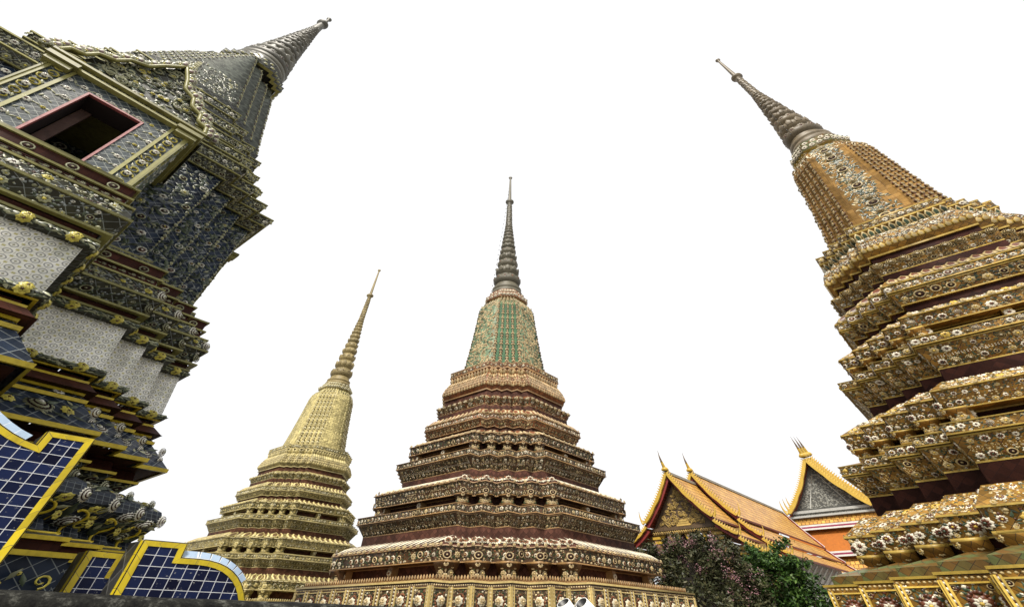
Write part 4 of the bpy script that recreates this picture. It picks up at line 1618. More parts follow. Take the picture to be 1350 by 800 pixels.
        Fe = Face(P3(-hw, ztp + .07, -.08), u, UP, nrm, 2 * hw, .12)
        floral(orn, [Fe], .6, ('rosC', 'rosY'), big=.4, chipd=10)
        half = [(1.42, .27), (1.36, .52), (1.14, .60), (1.06, .92), (.80, 1.06), (.68, 1.42), (.40, 1.62), (.26, 2.05), (0, 2.62)]
        outl = [(x, z + ztp) for x, z in half] + [(-x, z + ztp) for x, z in half[-2::-1]]
        poly = [P3(x * .93, z - .05, -.02) for x, z in outl]
        bf.prism(poly, -nrm * .25, E_, E_)
        Ft = Face(P3(-1.2, ztp + .27, -.025), u, UP, nrm, 2.4, 2.2)
        m = 420
        uu, vv = rng.uniform(0, 2.4, m), rng.uniform(0, 2.2, m)
        ok = np.abs(uu - 1.2) < (1.12 - vv * .5)
        uu, vv = uu[ok], vv[ok]
        m = len(uu)
        orn.put('leafC', Ft, uu, vv, rng.uniform(.05, .10, m), rng.uniform(0, 6, m), 0, .3)
        orn.put('leaf', Ft, uu[::-1] * .98 + .02, vv[::-1], rng.uniform(.06, .12, m), rng.uniform(0, 6, m), 0, .3)
        orn.put('curl', Ft, uu[::7], vv[::7], rng.uniform(.08, .15, len(uu[::7])), rng.uniform(0, 6, len(uu[::7])), .02, .2)
        orn.put('rosY', Ft, uu[::9], vv[::9], rng.uniform(.04, .07, len(uu[::9])), 0, .02, .2)
        orn.put('rosW', Ft, uu[::10], vv[::10] + .03, rng.uniform(.04, .07, len(uu[::10])), 0, .02, .2)
        for lay, (sc, dd, r_) in enumerate(((1.0, -.1, .06), (.93, -.17, .045), (1.1, -.02, .07))):
            pts = [P3(x * sc, ztp + .27 + (z - ztp - .27) * sc, dd) for x, z in outl]
            fine_ = []
            for k in range(len(pts) - 1):
                for t_ in (0, .25, .5, .75):
                    fine_.append(pts[k] * (1 - t_) + pts[k + 1] * t_)
            fine_.append(pts[-1])
            bf.tube(fine_, r_, T_, 6)
            if lay != 1 and q in (0, 1, 3):
                for k, p in enumerate(fine_):
                    FD = Face(p, u, UP, nrm, 1, 1)
                    orn.put(('lotusC', 'rosC', 'leafC')[k % 3], FD, [0], [.05], [.09], 0, .06, .2)
        bf.box(P3(0, ztp + 2.95, .1), u * .05, UP * .45, nrm * .05, T_)
        for k in range(9):
            bf.box(P3(0, ztp + 2.75 + .09 * k, .1), u * (.11 - .01 * k), UP * .02, nrm * (.11 - .01 * k), T_)
        # roof of the porch running back to the body
        for sg in (-1, 1):
            rp = [base + u * sg * 1.45 + UP * (ztp + .3) - nrm * .25, base + UP * (ztp + 2.35) - nrm * .25, base + UP * (ztp + 2.35) - nrm * 2.6, base + u * sg * 1.45 + UP * (ztp + .3) - nrm * 2.6]
            if sg > 0:
                rp = rp[::-1] if False else rp
            bf.prism(rp, -UP * .12, E_)
        orn.flush()
        bf.build('gable', pal, porch, axis)

    # --- shallow framed pilasters on the two side faces
    for nrm in (B, -B):
        u = np.cross(UP, nrm)
        c = tw.pos + nrm * 4.16
        bf = Buf()
        orn = Orn(bf)
        bf.box(c + nrm * .13 + UP * 11.15, u * 1.25, UP * 1.85, nrm * .13, E_)
        Fp = Face(c + nrm * .265 - u * 1.25 + UP * 9.3, u, UP, nrm, 2.5, 3.7)
        flower_wall(orn, Fp)
        for sg in (-1, 1):
            Fs = Face(c + u * sg * 1.255 + UP * 9.3 + (nrm * 0 if sg < 0 else nrm * .26), nrm * (-sg), UP, u * sg, .26, 3.7)
            m = 16
            orn.put('leafC', Fs, np.full(m, .13), (np.arange(m) + .5) * 3.7 / m, np.full(m, .09), np.arange(m) * 1.0, 0, .2)
            orn.put('curlY', Fs, np.full(m, .13), (np.arange(m) + 1.0) * 3.7 / m, np.full(m, .07), np.arange(m) * 2.0, 0, .2)
            for e in (.02, .25):
                bf.box(c + u * sg * 1.255 + nrm * e + UP * 11.15, u * .02, UP * 1.84, nrm * .015, T_)
            bf.box(c + u * sg * 1.2 + nrm * .16 + UP * 13.05, u * .16, UP * .09, nrm * .2, T_)
            bf.box(c + u * sg * 1.2 + nrm * .16 + UP * 13.2, u * .2, UP * .07, nrm * .26, T_)
        orn.flush()
        bf.build('side_pilaster', pal, root, axis)

    # --- stacked cornices above the body
    def corn(w0, z0, w1, z1, top, rec, zr):
        def f(bf, orn):
            tw.band(bf, w0 - .3, z0, w0, z0, E_)
            zm = z0 + (z1 - z0) * .42
            wm = w0 + (w1 - w0) * .6
            tw.band(bf, w0, z0, wm, zm, E_)
            floral(orn, tw.faces(w0, z0, wm, zm), .8, ('ringC', 'rosC'), big=.36, leaf='leafC', chips=('chipC', 'chipL', 'chipE'), chipd=26)
            tw.strip(bf, w0, z0, .05, .03, T_)
            tw.strip(bf, wm, zm, .05, .05, T_)
            tw.band(bf, wm + .02, zm + .05, w1, z1, E_)
            floral(orn, tw.faces(wm + .02, zm + .05, w1, z1), .9, ('rosC', 'ringC', 'rosW'), big=.36, leaf='leafC', chips=('chipC', 'chipL', 'chipE'), chipd=26)
            tw.strip(bf, w1, z1 - .04, .06, .03, T_)
            tw.band(bf, w1, z1 + .02, top, z1 + .1, E_)
            for P, d, ub, ua, s in redent_points(tw, w1, z1 - .15):
                FD = Face(P, np.cross(UP, d), UP, d, 1, 1)
                orn.put('rosC', FD, [0], [0], [.09], 0, -.02)
            tw.band(bf, rec, z1 + .05, rec, zr, E_)
            for F in tw.faces(rec, z1 + .1, rec, zr):
                m = max(1, int(F.L / .4))
                orn.put('rosC', F, (np.arange(m) + .5) * F.L / m, F.h * .5, .07, 0, 0, .2)
        part('cornice', f)
    corn(4.22, 13.42, 4.50, 14.2, 3.9, 4.0, 14.65)
    corn(3.98, 14.58, 4.14, 15.2, 3.6, 3.72, 15.6)
    corn(3.66, 15.52, 3.80, 16.15, 3.3, 3.44, 16.6)
    corn(3.34, 16.52, 3.46, 17.3, 3.0, 3.2, 17.9)
    corn(3.08, 17.8, 3.18, 18.6, 2.8, 2.96, 19.3)
    sl = list(pal)
    sl[0] = sl[8] = 'grey_bell'
    twb = Tower('blue', const_s=.53, n=4)
    twb.pos = axis - A * .24 - B * .24
    lev = [(2.90, 19.2), (2.72, 20.2), (2.44, 21.8), (2.17, 23.4), (1.93, 24.8), (1.76, 25.8), (1.62, 26.4), (1.40, 26.9)]
    bell(twb, root, sl, lev, 'rosC', 'mesh', .3, .08, False)

    def nk(bf, orn):
        tw2 = Tower('blue', const_s=.25, n=4)
        for w0, z0, w1, z1, m in ((1.3, 26.85, 1.42, 26.95, T_), (1.42, 26.95, 1.44, 27.5, E_), (1.44, 27.5, 1.28, 27.6, T_), (1.26, 27.6, 1.28, 28.1, E_), (1.28, 28.1, 1.0, 28.2, T_)):
            tw2.band(bf, w0, z0, w1, z1, m)
        for lv in ((1.42, 26.95, 1.44, 27.5), (1.26, 27.6, 1.28, 28.1)):
            for F in tw2.faces(*lv):
                m = max(1, int(F.L / .3))
                orn.put('rosC', F, (np.arange(m) + .5) * F.L / m, F.h / 2, .12)
    part('neck', nk)
    bf = Buf()
    bf.lathe(axis, [(1.2, 28.1), (1.28, 28.25), (1.2, 28.5), (1.06, 28.6), (1.16, 28.7), (1.2, 28.95), (1.06, 29.1)], 28, 0)
    bf.build('moulded_ring', ['spire_dark'], root, axis)
    tw.pos, keep = axis, tw.pos
    spire(tw, root, PB, 'spire_dark', r0=1.12, z0=29.0, zshaft=38.6, r1=.26, zcol=40.6, ztip=42.41, nring=20)
    return tw


tw_blu = blue_chedi()
light_string(tw_blu, 'string of small dark bulbs hung beside the dark grey chedi spire', 29.2, 1.2, 42.0, R(130), 14, .25)
light_string(tw_org, 'string of small dark bulbs hung beside the orange chedi spire', 24.5, .9, 40.5, R(200), 24, .04)

# ------------------------------------------------------------------ blue-tiled gate wings and the dark parapet in front
mat_tile('navy_wall_tile', (.003, .005, .034), (.55, .56, .58), .107, 0, .6, .16, .2, mortar=.03, bump=.25, col2=(.006, .011, .040), dscale=5.0, spec=.10, chips=.5)
mat_tile('lemon_tile', (.66, .50, .015), (.25, .20, .05), .16, 0, .28, .3, .55, chips=.35, aspect=1.0, mortar=.02, bump=.15)
mat_tile('sky_tile', (.36, .47, .62), (.6, .62, .64), .16, 0, .15, .2, .3, mortar=.05)
m, nt, bs = nt_new('black_stone')
geo = nt.nodes.new('ShaderNodeNewGeometry')
n1 = N(nt, 'ShaderNodeTexNoise', ins={'Scale': 6.0, 'Detail': 9.0, 'Roughness': .72})
n2 = N(nt, 'ShaderNodeTexNoise', ins={'Scale': 38.0, 'Detail': 4.0, 'Roughness': .7})
for q in (n1, n2):
    nt.links.new(geo.outputs['Position'], q.inputs['Vector'])
c = ramp(nt, n1.outputs['Fac'], [(.38, (.004, .004, .004)), (.52, (.018, .018, .015)), (.62, (.10, .10, .085)), (.74, (.26, .26, .23))])
c = mixc(nt, .8, c, ramp(nt, n2.outputs['Fac'], [(.35, (.25, .25, .25)), (.6, (1, 1, 1))]), 'MULTIPLY')
nt.links.new(c, bs.inputs['Base Color'])
bs.inputs['Roughness'].default_value = .85
bs.inputs['Specular IOR Level'].default_value = .15
bp = N(nt, 'ShaderNodeBump', ins={'Strength': .7, 'Distance': .03})
nt.links.new(n1.outputs['Fac'], bp.inputs['Height'])
nt.links.new(bp.outputs[0], bs.inputs['Normal'])
MATS['black_stone'] = m
mat_tile('dark_side_tile', (.03, .03, .028), (.14, .14, .13), .2, R(45), .4, .35, .5, mortar=.03)


def tiled_wing(name, label, a, outline, thick, coping=None, trim=.055, left_trim=True):
    """outline (b, z) clockwise from bottom-left seen from the court"""
    o0 = AB(a, outline[0][0], 0)
    root = thing(name, label, 'tiled wall', o0, 'blue-tiled gate walls')
    pts = [AB(a, b, z) for b, z in outline]
    bf = Buf()
    n = len(pts)
    # front face tiles by (b, z)
    i = bf.verts(pts)
    bf.faces([list(range(i + n - 1, i - 1, -1))], 0, np.array([[(b, z) for b, z in outline[::-1]]]))
    j = bf.verts([p + A * thick for p in pts])
    bf.faces([list(range(j, j + n))], 0, np.array([[(b, z) for b, z in outline]]))
    for k in range(n):
        k2 = (k + 1) % n
        L = math.hypot(outline[k2][0] - outline[k][0], outline[k2][1] - outline[k][1])
        bf.quad([pts[k], pts[k2], pts[k2] + A * thick, pts[k] + A * thick], 1, [(0, 0), (L, 0), (L, thick), (0, thick)])
    body = bf.build('tiled_panel', ['navy_wall_tile', 'dark_side_tile'], root, o0)
    # yellow border: a strip inside the outline, 8 mm proud, turned over the edge
    bf = Buf()
    P2 = np.array(outline)
    cum = 0
    def inner(k):
        p, q, r = P2[(k - 1) % n], P2[k], P2[(k + 1) % n]
        d1, d2 = (q - p) / np.linalg.norm(q - p), (r - q) / np.linalg.norm(r - q)
        n1, n2 = np.array([d1[1], -d1[0]]), np.array([d2[1], -d2[0]])
        bis = n1 + n2
        bis /= max(.35, (bis @ n1))
        return q + bis * trim
    for k in range(n - 1):
        if k == 0 and not left_trim:
            continue
        a0, a1 = P2[k], P2[k + 1]
        b0, b1 = inner(k) if k > 0 else a0 + np.array([trim, 0]), inner(k + 1) if k + 1 < n - 1 else a1 - np.array([trim, 0])
        L = np.linalg.norm(a1 - a0)
        f = lambda p, d: AB(a + d, p[0], p[1])
        bf.quad([f(a0, -.008), f(b0, -.008), f(b1, -.008), f(a1, -.008)], 0, [(0, 0), (0, trim * 1.01), (L, trim * 1.01), (L, 0)])
        nn = np.array([-(a1 - a0)[1], (a1 - a0)[0]]) / L * .008
        bf.quad([f(a0 + nn, -.008), f(a1 + nn, -.008), f(a1 + nn, .06), f(a0 + nn, .06)], 0, [(0, 0), (L, 0), (L, .07), (0, .07)])
        bf.quad([f(b0, -.008), f(b0, .002), f(b1, .002), f(b1, -.008)], 0)
    bf.build('yellow_border', ['lemon_tile'], root, o0)
    if coping:
        bf = Buf()
        for p, q in zip(coping[:-1], coping[1:]):
            p, q = np.array(p), np.array(q)
            d = (q - p) / np.linalg.norm(q - p)
            nn = np.array([-d[1], d[0]]) * .10
            L = np.linalg.norm(q - p)
            f = lambda x, e: AB(a + e, x[0], x[1])
            lo0, lo1, hi0, hi1 = p + nn * .1, q + nn * .1, p + nn * .85, q + nn * .85
            bf.quad([f(lo0, .012), f(lo1, .012), f(hi1, .05), f(hi0, .05)], 0, [(0, 0), (L, 0), (L, .1), (0, .1)])
            bf.quad([f(hi0, .05), f(hi1, .05), f(hi1, thick + .04), f(hi0, thick + .04)], 0, [(0, 0), (L, 0), (L, .3), (0, .3)])
        bf.build('coping', ['sky_tile'], root, o0)
    return root


def arc(p, c, q, n=8):
    """quadratic curve"""
    p, c, q = np.array(p), np.array(c), np.array(q)
    return [tuple((1 - t) ** 2 * p + 2 * t * (1 - t) * c + t * t * q) for t in np.linspace(0, 1, n)]


cv = arc((-.62, 4.25), (.05, 3.28), (.63, 3.165), 12)
tiled_wing('gate_wing', 'big navy tiled gate wing with curved shoulder and bright yellow border', 6.0,
           [(-.62, 0)] + cv + [(.63, 3.33), (.985, 3.345), (.985, 0)], .4, coping=cv[:-1], left_trim=False)
cv = [(2.255, 2.24), (2.43, 2.243)] + arc((2.43, 2.243), (2.86, 2.24), (3.03, 1.86), 9)[1:]
tiled_wing('gate_wing', 'low navy tiled wall end with a yellow border curving down to the parapet', 6.0,
           [(1.875, 0), (1.875, 2.385), (2.25, 2.39)] + cv + [(3.03, 0)], .34, coping=cv[:-2])
tiled_wing('gate_pier', 'small navy tiled pier between the two larger tiled walls', 6.5,
           [(1.63, 0), (1.63, 2.29), (1.94, 2.285), (1.935, 2.09), (2.5, 2.08), (2.5, 0)], .3)

bf = Buf()
# weathered parapet with a rounded coping
prof = [(5.42, 0), (5.42, 1.60), (5.36, 1.62), (5.33, 1.70), (5.36, 1.79), (5.45, 1.835), (5.60, 1.84), (5.8, 1.83), (5.86, 1.7), (5.8, 1.6), (5.8, 0)]
nb = 60
rows = []
for k in range(nb + 1):
    b = -6 + 18 * k / nb
    jit = rng.normal(0, .006, len(prof))
    rows.append([AB(pa + jit[i], b, pz + (jit[i] if pz > 1.5 else 0)) for i, (pa, pz) in enumerate(prof)])
i = bf.verts(np.array(rows))
m = len(prof)
f = []
for k in range(nb):
    for q in range(m - 1):
        f.append([i + k * m + q, i + (k + 1) * m + q, i + (k + 1) * m + q + 1, i + k * m + q + 1])
bf.faces(f, 0)
o = bf.build('parapet_wall', ['black_stone'], None, AB(5.6, 1, 0))
tag(o, 'blackened stone parapet along the bottom left, below the navy tiled walls', 'parapet')

# ------------------------------------------------------------------ temple halls behind
mat_rooftile('roof_orange', (.66, .37, .075), (.46, .22, .045), .34, .42, .55)
mat_rooftile('roof_border', (.30, .06, .025), (.24, .05, .02), .2, .2, .3)
mat_plain('gold_barge', (.62, .40, .05), .4, 10, .35, .25)
mat_plain('gold_dull', (.30, .19, .05), .45, 14, .6, .5)
mat_plain('brown_relief', (.13, .075, .03), .5, 14, .5, .5)
mat_plain('silver_relief', (.085, .085, .075), .45, 14, .4, .3)
mat_plain('silver_bright', (.45, .45, .42), .4, 14, .3, .2)
mat_plain('red_paint', (.26, .025, .02), .5, 6, .3, .3)
mat_plain('crimson_paint', (.26, .02, .07), .5, 6, .2, .2)
mat_plain('white_paint', (.72, .70, .66), .6, 6, .2, .3)
mat_plain('orange_paint', (.42, .12, .005), .8, 5, .2, .2)
mat_plain('ridge_grey', (.30, .27, .22), .6, 6, .3, .3)
mat_glaze('relief_gold', (.50, .34, .10), .4, .4, .4)
mat_glaze('relief_silver', (.27, .27, .24), .5, .4, .2)
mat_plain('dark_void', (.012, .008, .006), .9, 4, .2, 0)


def bargeboard(bf, mat, matr, apex, foot, hand, depth, teeth, thick=.16, scallop=.10, naga=True):
    """apex, foot: (a, z) of one raking edge in the gable plane at b; wavy lower edge, row of flame teeth above"""
    (a0, z0, b), (a1, z1) = apex, foot
    n = 26
    d = np.array([a1 - a0, z1 - z0])
    L = np.linalg.norm(d)
    d /= L
    nr = np.array([-d[1], d[0]])
    if nr[1] < 0:
        nr = -nr
    up, lo = [], []
    for k in range(n + 1):
        t = k / n
        sag = -.10 * L * math.sin(math.pi * t) * .35
        wv = scallop * abs(math.sin(t * math.pi * 3.0)) ** .8 * (1.2 if t > .3 else .6)
        p = np.array([a0, z0]) + d * L * t + nr * sag
        up.append(p + nr * thick * .5)
        lo.append(p - nr * (thick * .5 + wv * thick * 1.6))
    for k in range(n):
        q = [(lo[k]), (lo[k + 1]), (up[k + 1]), (up[k])]
        fr = [AB(x[0], b, x[1]) for x in q]
        bk = [p + B * depth for p in fr]
        for fce in ([fr[0], fr[3], fr[2], fr[1]], bk, [fr[3], bk[3], bk[2], fr[2]], [fr[0], fr[1], bk[1], bk[0]]):
            bf.quad(fce, mat)
    m = teeth
    for k in range(m):
        t = (k + .5) / m
        x = up[int(t * n)] * (1 - (t * n) % 1) + up[min(n, int(t * n) + 1)] * ((t * n) % 1)
        tl = L / m * .75
        p0, p1, p2 = x - d * tl * .45, x + d * tl * .45, x + nr * tl * 1.5 - d * tl * .35
        for bb in (b, b + depth * .6):
            pass
        tri = [AB(p0[0], b + .02, p0[1]), AB(p2[0], b + .02 + depth * .2, p2[1]), AB(p1[0], b + .02, p1[1])]
        bf.prism(tri, B * depth * .4, mat)
    # upturned naga end
    if not naga:
        return
    e = up[-1]
    pts = []
    sg = 1 if d[0] > 0 else -1
    for k in range(9):
        t = k / 8
        pts.append(AB(e[0] + sg * (.05 + .28 * math.sin(t * 1.9)) * thick * 4, b + depth * .4, e[1] - thick * .6 + (t ** 1.3) * thick * 6.0))
    bf.tube(pts, np.linspace(thick * .55, thick * .05, 9), mat, 6)


def chofa(bf, a, b, z, h, mat, matd):
    """slim horn finial on the gable apex, sweeping forwards then up"""
    pts, rad = [], []
    for k in range(14):
        t = k / 13
        fw = -.16 * math.sin(t * math.pi * .9) * h
        pts.append(AB(a + .10 * h * t * t, b + fw, z + h * t))
        rad.append(.075 * h * (1 - t) ** 1.4 + .012)
    bf.tube(pts[:6], rad[:6], mat, 6)
    bf.tube(pts[5:], rad[5:], matd, 6)
    bf.lathe(AB(a, b, z - .15), [(.10 * h, 0), (.16 * h, .06 * h), (.12 * h, .16 * h), (.05 * h, .22 * h)], 8, mat)


def roof_slope(bf, mat, matb, a0, z0, a1, z1, b0, b1, border=.3, sag=.12, thick=.12):
    n = 5
    prof = []
    for k in range(n + 1):
        t = k / n
        prof.append((a0 + (a1 - a0) * t, z0 + (z1 - z0) * t - sag * math.sin(math.pi * t)))
    cum = 0
    for (pa, pz), (qa, qz) in zip(prof[:-1], prof[1:]):
        L = math.hypot(qa - pa, qz - pz)
        segs = [(b0, b0 + border, matb), (b0 + border, b1 - border, mat), (b1 - border, b1, matb)]
        for s0, s1, m in segs:
            P = [AB(pa, s0, pz), AB(qa, s0, qz), AB(qa, s1, qz), AB(pa, s1, pz)]
            uv = [(s0, -cum), (s0, -cum - L), (s1, -cum - L), (s1, -cum)]
            if a1 > a0:
                P, uv = P[::-1], uv[::-1]
            bf.quad(P, m, uv)
            Q = [p - UP * thick for p in P][::-1]
            bf.quad(Q, matb, uv)
        for bb in (b0, b1):
            bf.quad([AB(pa, bb, pz), AB(qa, bb, qz), AB(qa, bb, qz - thick), AB(pa, bb, pz - thick)], matb)
        cum += L
    # eave board and drip tiles
    qa, qz = prof[-1]
    sg = 1 if a1 > a0 else -1
    bf.box(AB(qa + sg * .03, (b0 + b1) / 2, qz - .07), A * .035, B * (b1 - b0) / 2, UP * .07, matb)


def gilded_hall():
    a0, b0, b1, b2 = 13.13, 30.0, 33.95, 52.8
    o = AB(a0, 40, 0)
    root = thing('temple_hall', 'orange-roofed temple hall with gilded gable rising behind the flowering bush', 'temple hall', o)
    # tiers: (section start, end, list of (half_in, z_in, half_out, z_out))
    secs = [(b0, b1 + .6, [(0, 11.15, 2.05, 7.75), (2.02, 7.52, 3.13, 6.55), (3.1, 6.35, 4.2, 5.45)]),
            (b1, b2, [(0, 12.05, 2.1, 8.45), (2.06, 8.2, 3.1, 7.0), (3.06, 6.8, 4.25, 5.75)])]
    for (s0, s1, tiers) in secs:
        for k, (h0, z0, h1, z1) in enumerate(tiers):
            for sg in (-1, 1):
                bf = Buf()
                roof_slope(bf, 0, 1, a0 + sg * h0, z0, a0 + sg * h1, z1, s0, s1, .34, .12 if k == 0 else .04)
                rf = bf.build('roof', ['roof_orange', 'roof_border'], root, o)
                # raking gilded board at the front edge
                bf = Buf()
                bargeboard(bf, 0, 0, (a0 + sg * h0, z0 + .06, s0 - .10), (a0 + sg * h1, z1 + .08), sg, .16, 22 if k == 0 else 10, .15 if k == 0 else .12, .17)
                bf.build('bargeboard', ['gold_barge'], root, o)
                bf = Buf()
                bargeboard(bf, 0, 0, (a0 + sg * h0, z0 - .18, s0 + .10), (a0 + sg * h1, z1 - .18), sg, .10, 0, .24, 0, False)
                bf.build('red_barge_lining', ['red_paint'], root, o)
                # white far verge
                if s0 == b0:
                    continue
                bf = Buf()
                for q in range(1):
                    p0, p1 = AB(a0 + sg * h0, s1, z0 + .08), AB(a0 + sg * h1, s1, z1 + .08)
                    md = (p0 + p1) / 2 - UP * (.12 if k == 0 else .04)
                    bf.tube([p0, md, p1], .09, 0, 5)
                    bf.tube([p0 - B * .2, md - B * .2, p1 - B * .2], .07, 1, 5)
                bf.build('verge', ['white_paint', 'red_paint'], root, o)
        bf = Buf()
        z = tiers[0][1]
        bf.box(AB(a0, (s0 + s1) / 2, z + .08), A * .09, B * (s1 - s0) / 2, UP * .1, 0)
        bf.build('ridge', ['ridge_grey'], root, o)
        bf = Buf()
        chofa(bf, a0, s0 - .05, z + .3, 1.5, 0, 1)
        bf.build('roof_finial', ['gold_barge', 'brown_relief'], root, o)
    # small spikes on the lower eave corners
    # tympanum
    bf = Buf()
    orn = Orn(bf)
    bt = b0 + .75
    bf.prism([AB(a0 + 1.9, bt, 7.55), AB(a0 - 1.9, bt, 7.55), AB(a0, bt, 10.75)], B * .2, 0)
    F = Face(AB(a0 + 1.85, bt - .01, 7.6), -A, UP, -B, 3.7, 3.0)
    m = 520
    uu, vv = rng.uniform(0, 3.7, m), rng.uniform(0.05, 3.0, m) ** 1.0
    ok = np.abs(uu - 1.85) < (1.5 - vv * .55)
    uu, vv = uu[ok], vv[ok]
    m = len(uu)
    orn.put('curlY', F, uu[::2], vv[::2], rng.uniform(.09, .17, len(uu[::2])), rng.uniform(0, 6, len(uu[::2])), .02, .2)
    orn.put('leafC', F, uu, vv, rng.uniform(.06, .12, m), rng.uniform(0, 6, m), .02, .5)
    orn.put('leafW', F, uu[::3], vv[::3], rng.uniform(.06, .11, len(uu[::3])), rng.uniform(0, 6, len(uu[::3])), .05, .5)
    orn.flush()
    for k in range(3):
        bf.box(AB(a0, bt - .06, 7.62 + k * .14), A * (.42 - .1 * k), B * .06, UP * .06, 3)
    bf.build('gable_relief', ['brown_relief', 'gold_dull', 'relief_gold', 'relief_gold', 'relief_gold', 'brown_relief', 'dark_void', 'relief_gold', 'gold_dull'], root, o)
    # entablature, hanging pendants, columns, hall wall, painted interior shade
    bf = Buf()
    orn = Orn(bf)
    bf.box(AB(a0, bt + .05, 7.42), A * 2.1, B * .25, UP * .10, 0)
    bf.box(AB(a0, bt + .05, 7.18), A * 2.0, B * .2, UP * .10, 1)
    F = Face(AB(a0 + 2.0, bt - .16, 7.08), -A, UP, -B, 4.0, .22)
    petals(orn, [F], 'lotusC', .6)
    orn.flush()
    bf.build('entablature', ['brown_relief', 'gold_dull', 'relief_gold', 'relief_gold', 'relief_gold', 'brown_relief'], root, o)
    for k in range(7):
        bf = Buf()
        x = a0 + 1.5 - k * .5
        h = .62 if k % 2 else .34
        bf.prism([AB(x + .16, bt, 7.07), AB(x - .16, bt, 7.07), AB(x - .04, bt, 7.07 - h * .6), AB(x, bt, 7.07 - h), AB(x + .04, bt, 7.07 - h * .6)], B * .1, 0)
        bf.build('pendant', ['gold_barge'], root, o)
    for x in (-3.9, -2.9, -1.85, 1.85, 2.9, 3.9):
        bf = Buf()
        h = 7.1 if abs(x) < 2 else (6.1 if abs(x) < 3 else 5.2)
        bf.box(AB(a0 + x, bt + .1, h / 2), A * .17, B * .17, UP * h / 2, 0)
        for zz in (h - .5, h - .2):
            bf.box(AB(a0 + x, bt + .1, zz), A * .23, B * .23, UP * .08, 1)
        bf.build('column', ['gold_dull', 'gold_barge'], root, o)
    bf = Buf()
    bf.box(AB(a0, (bt + 2 + b2 - .4) / 2, 3.2), A * 2.6, B * (b2 - .4 - bt - 2) / 2, UP * 3.2, 0)
    bf.build('hall_wall', ['white_paint'], root, o)
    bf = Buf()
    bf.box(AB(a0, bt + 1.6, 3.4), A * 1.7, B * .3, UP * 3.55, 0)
    bf.build('interior_shade', ['dark_void'], root, o)  # solid near-black box: the hall's interior shade put into its colour
    # side lean-to: infill panels between tiers and eave brackets
    for sg in (-1, 1):
        for x, z, w_, h_ in ((2.5, 6.9, .4, .25), (3.5, 5.9, .45, .22)):
            bf = Buf()
            bf.box(AB(a0 + sg * x, bt + .3, z), A * w_, B * .05, UP * h_, 0)
            bf.build('side_panel', ['gold_dull'], root, o)
    for k in range(16):
        bb = b1 + 1 + k * 1.15
        bf = Buf()
        bf.tube([AB(a0 - 2.75, bb, 4.3), AB(a0 - 3.3, bb, 4.75), AB(a0 - 4.0, bb, 5.6)], [.05, .09, .05], 0, 5)
        bf.build('eave_bracket', ['white_paint'], root, o)


gilded_hall()


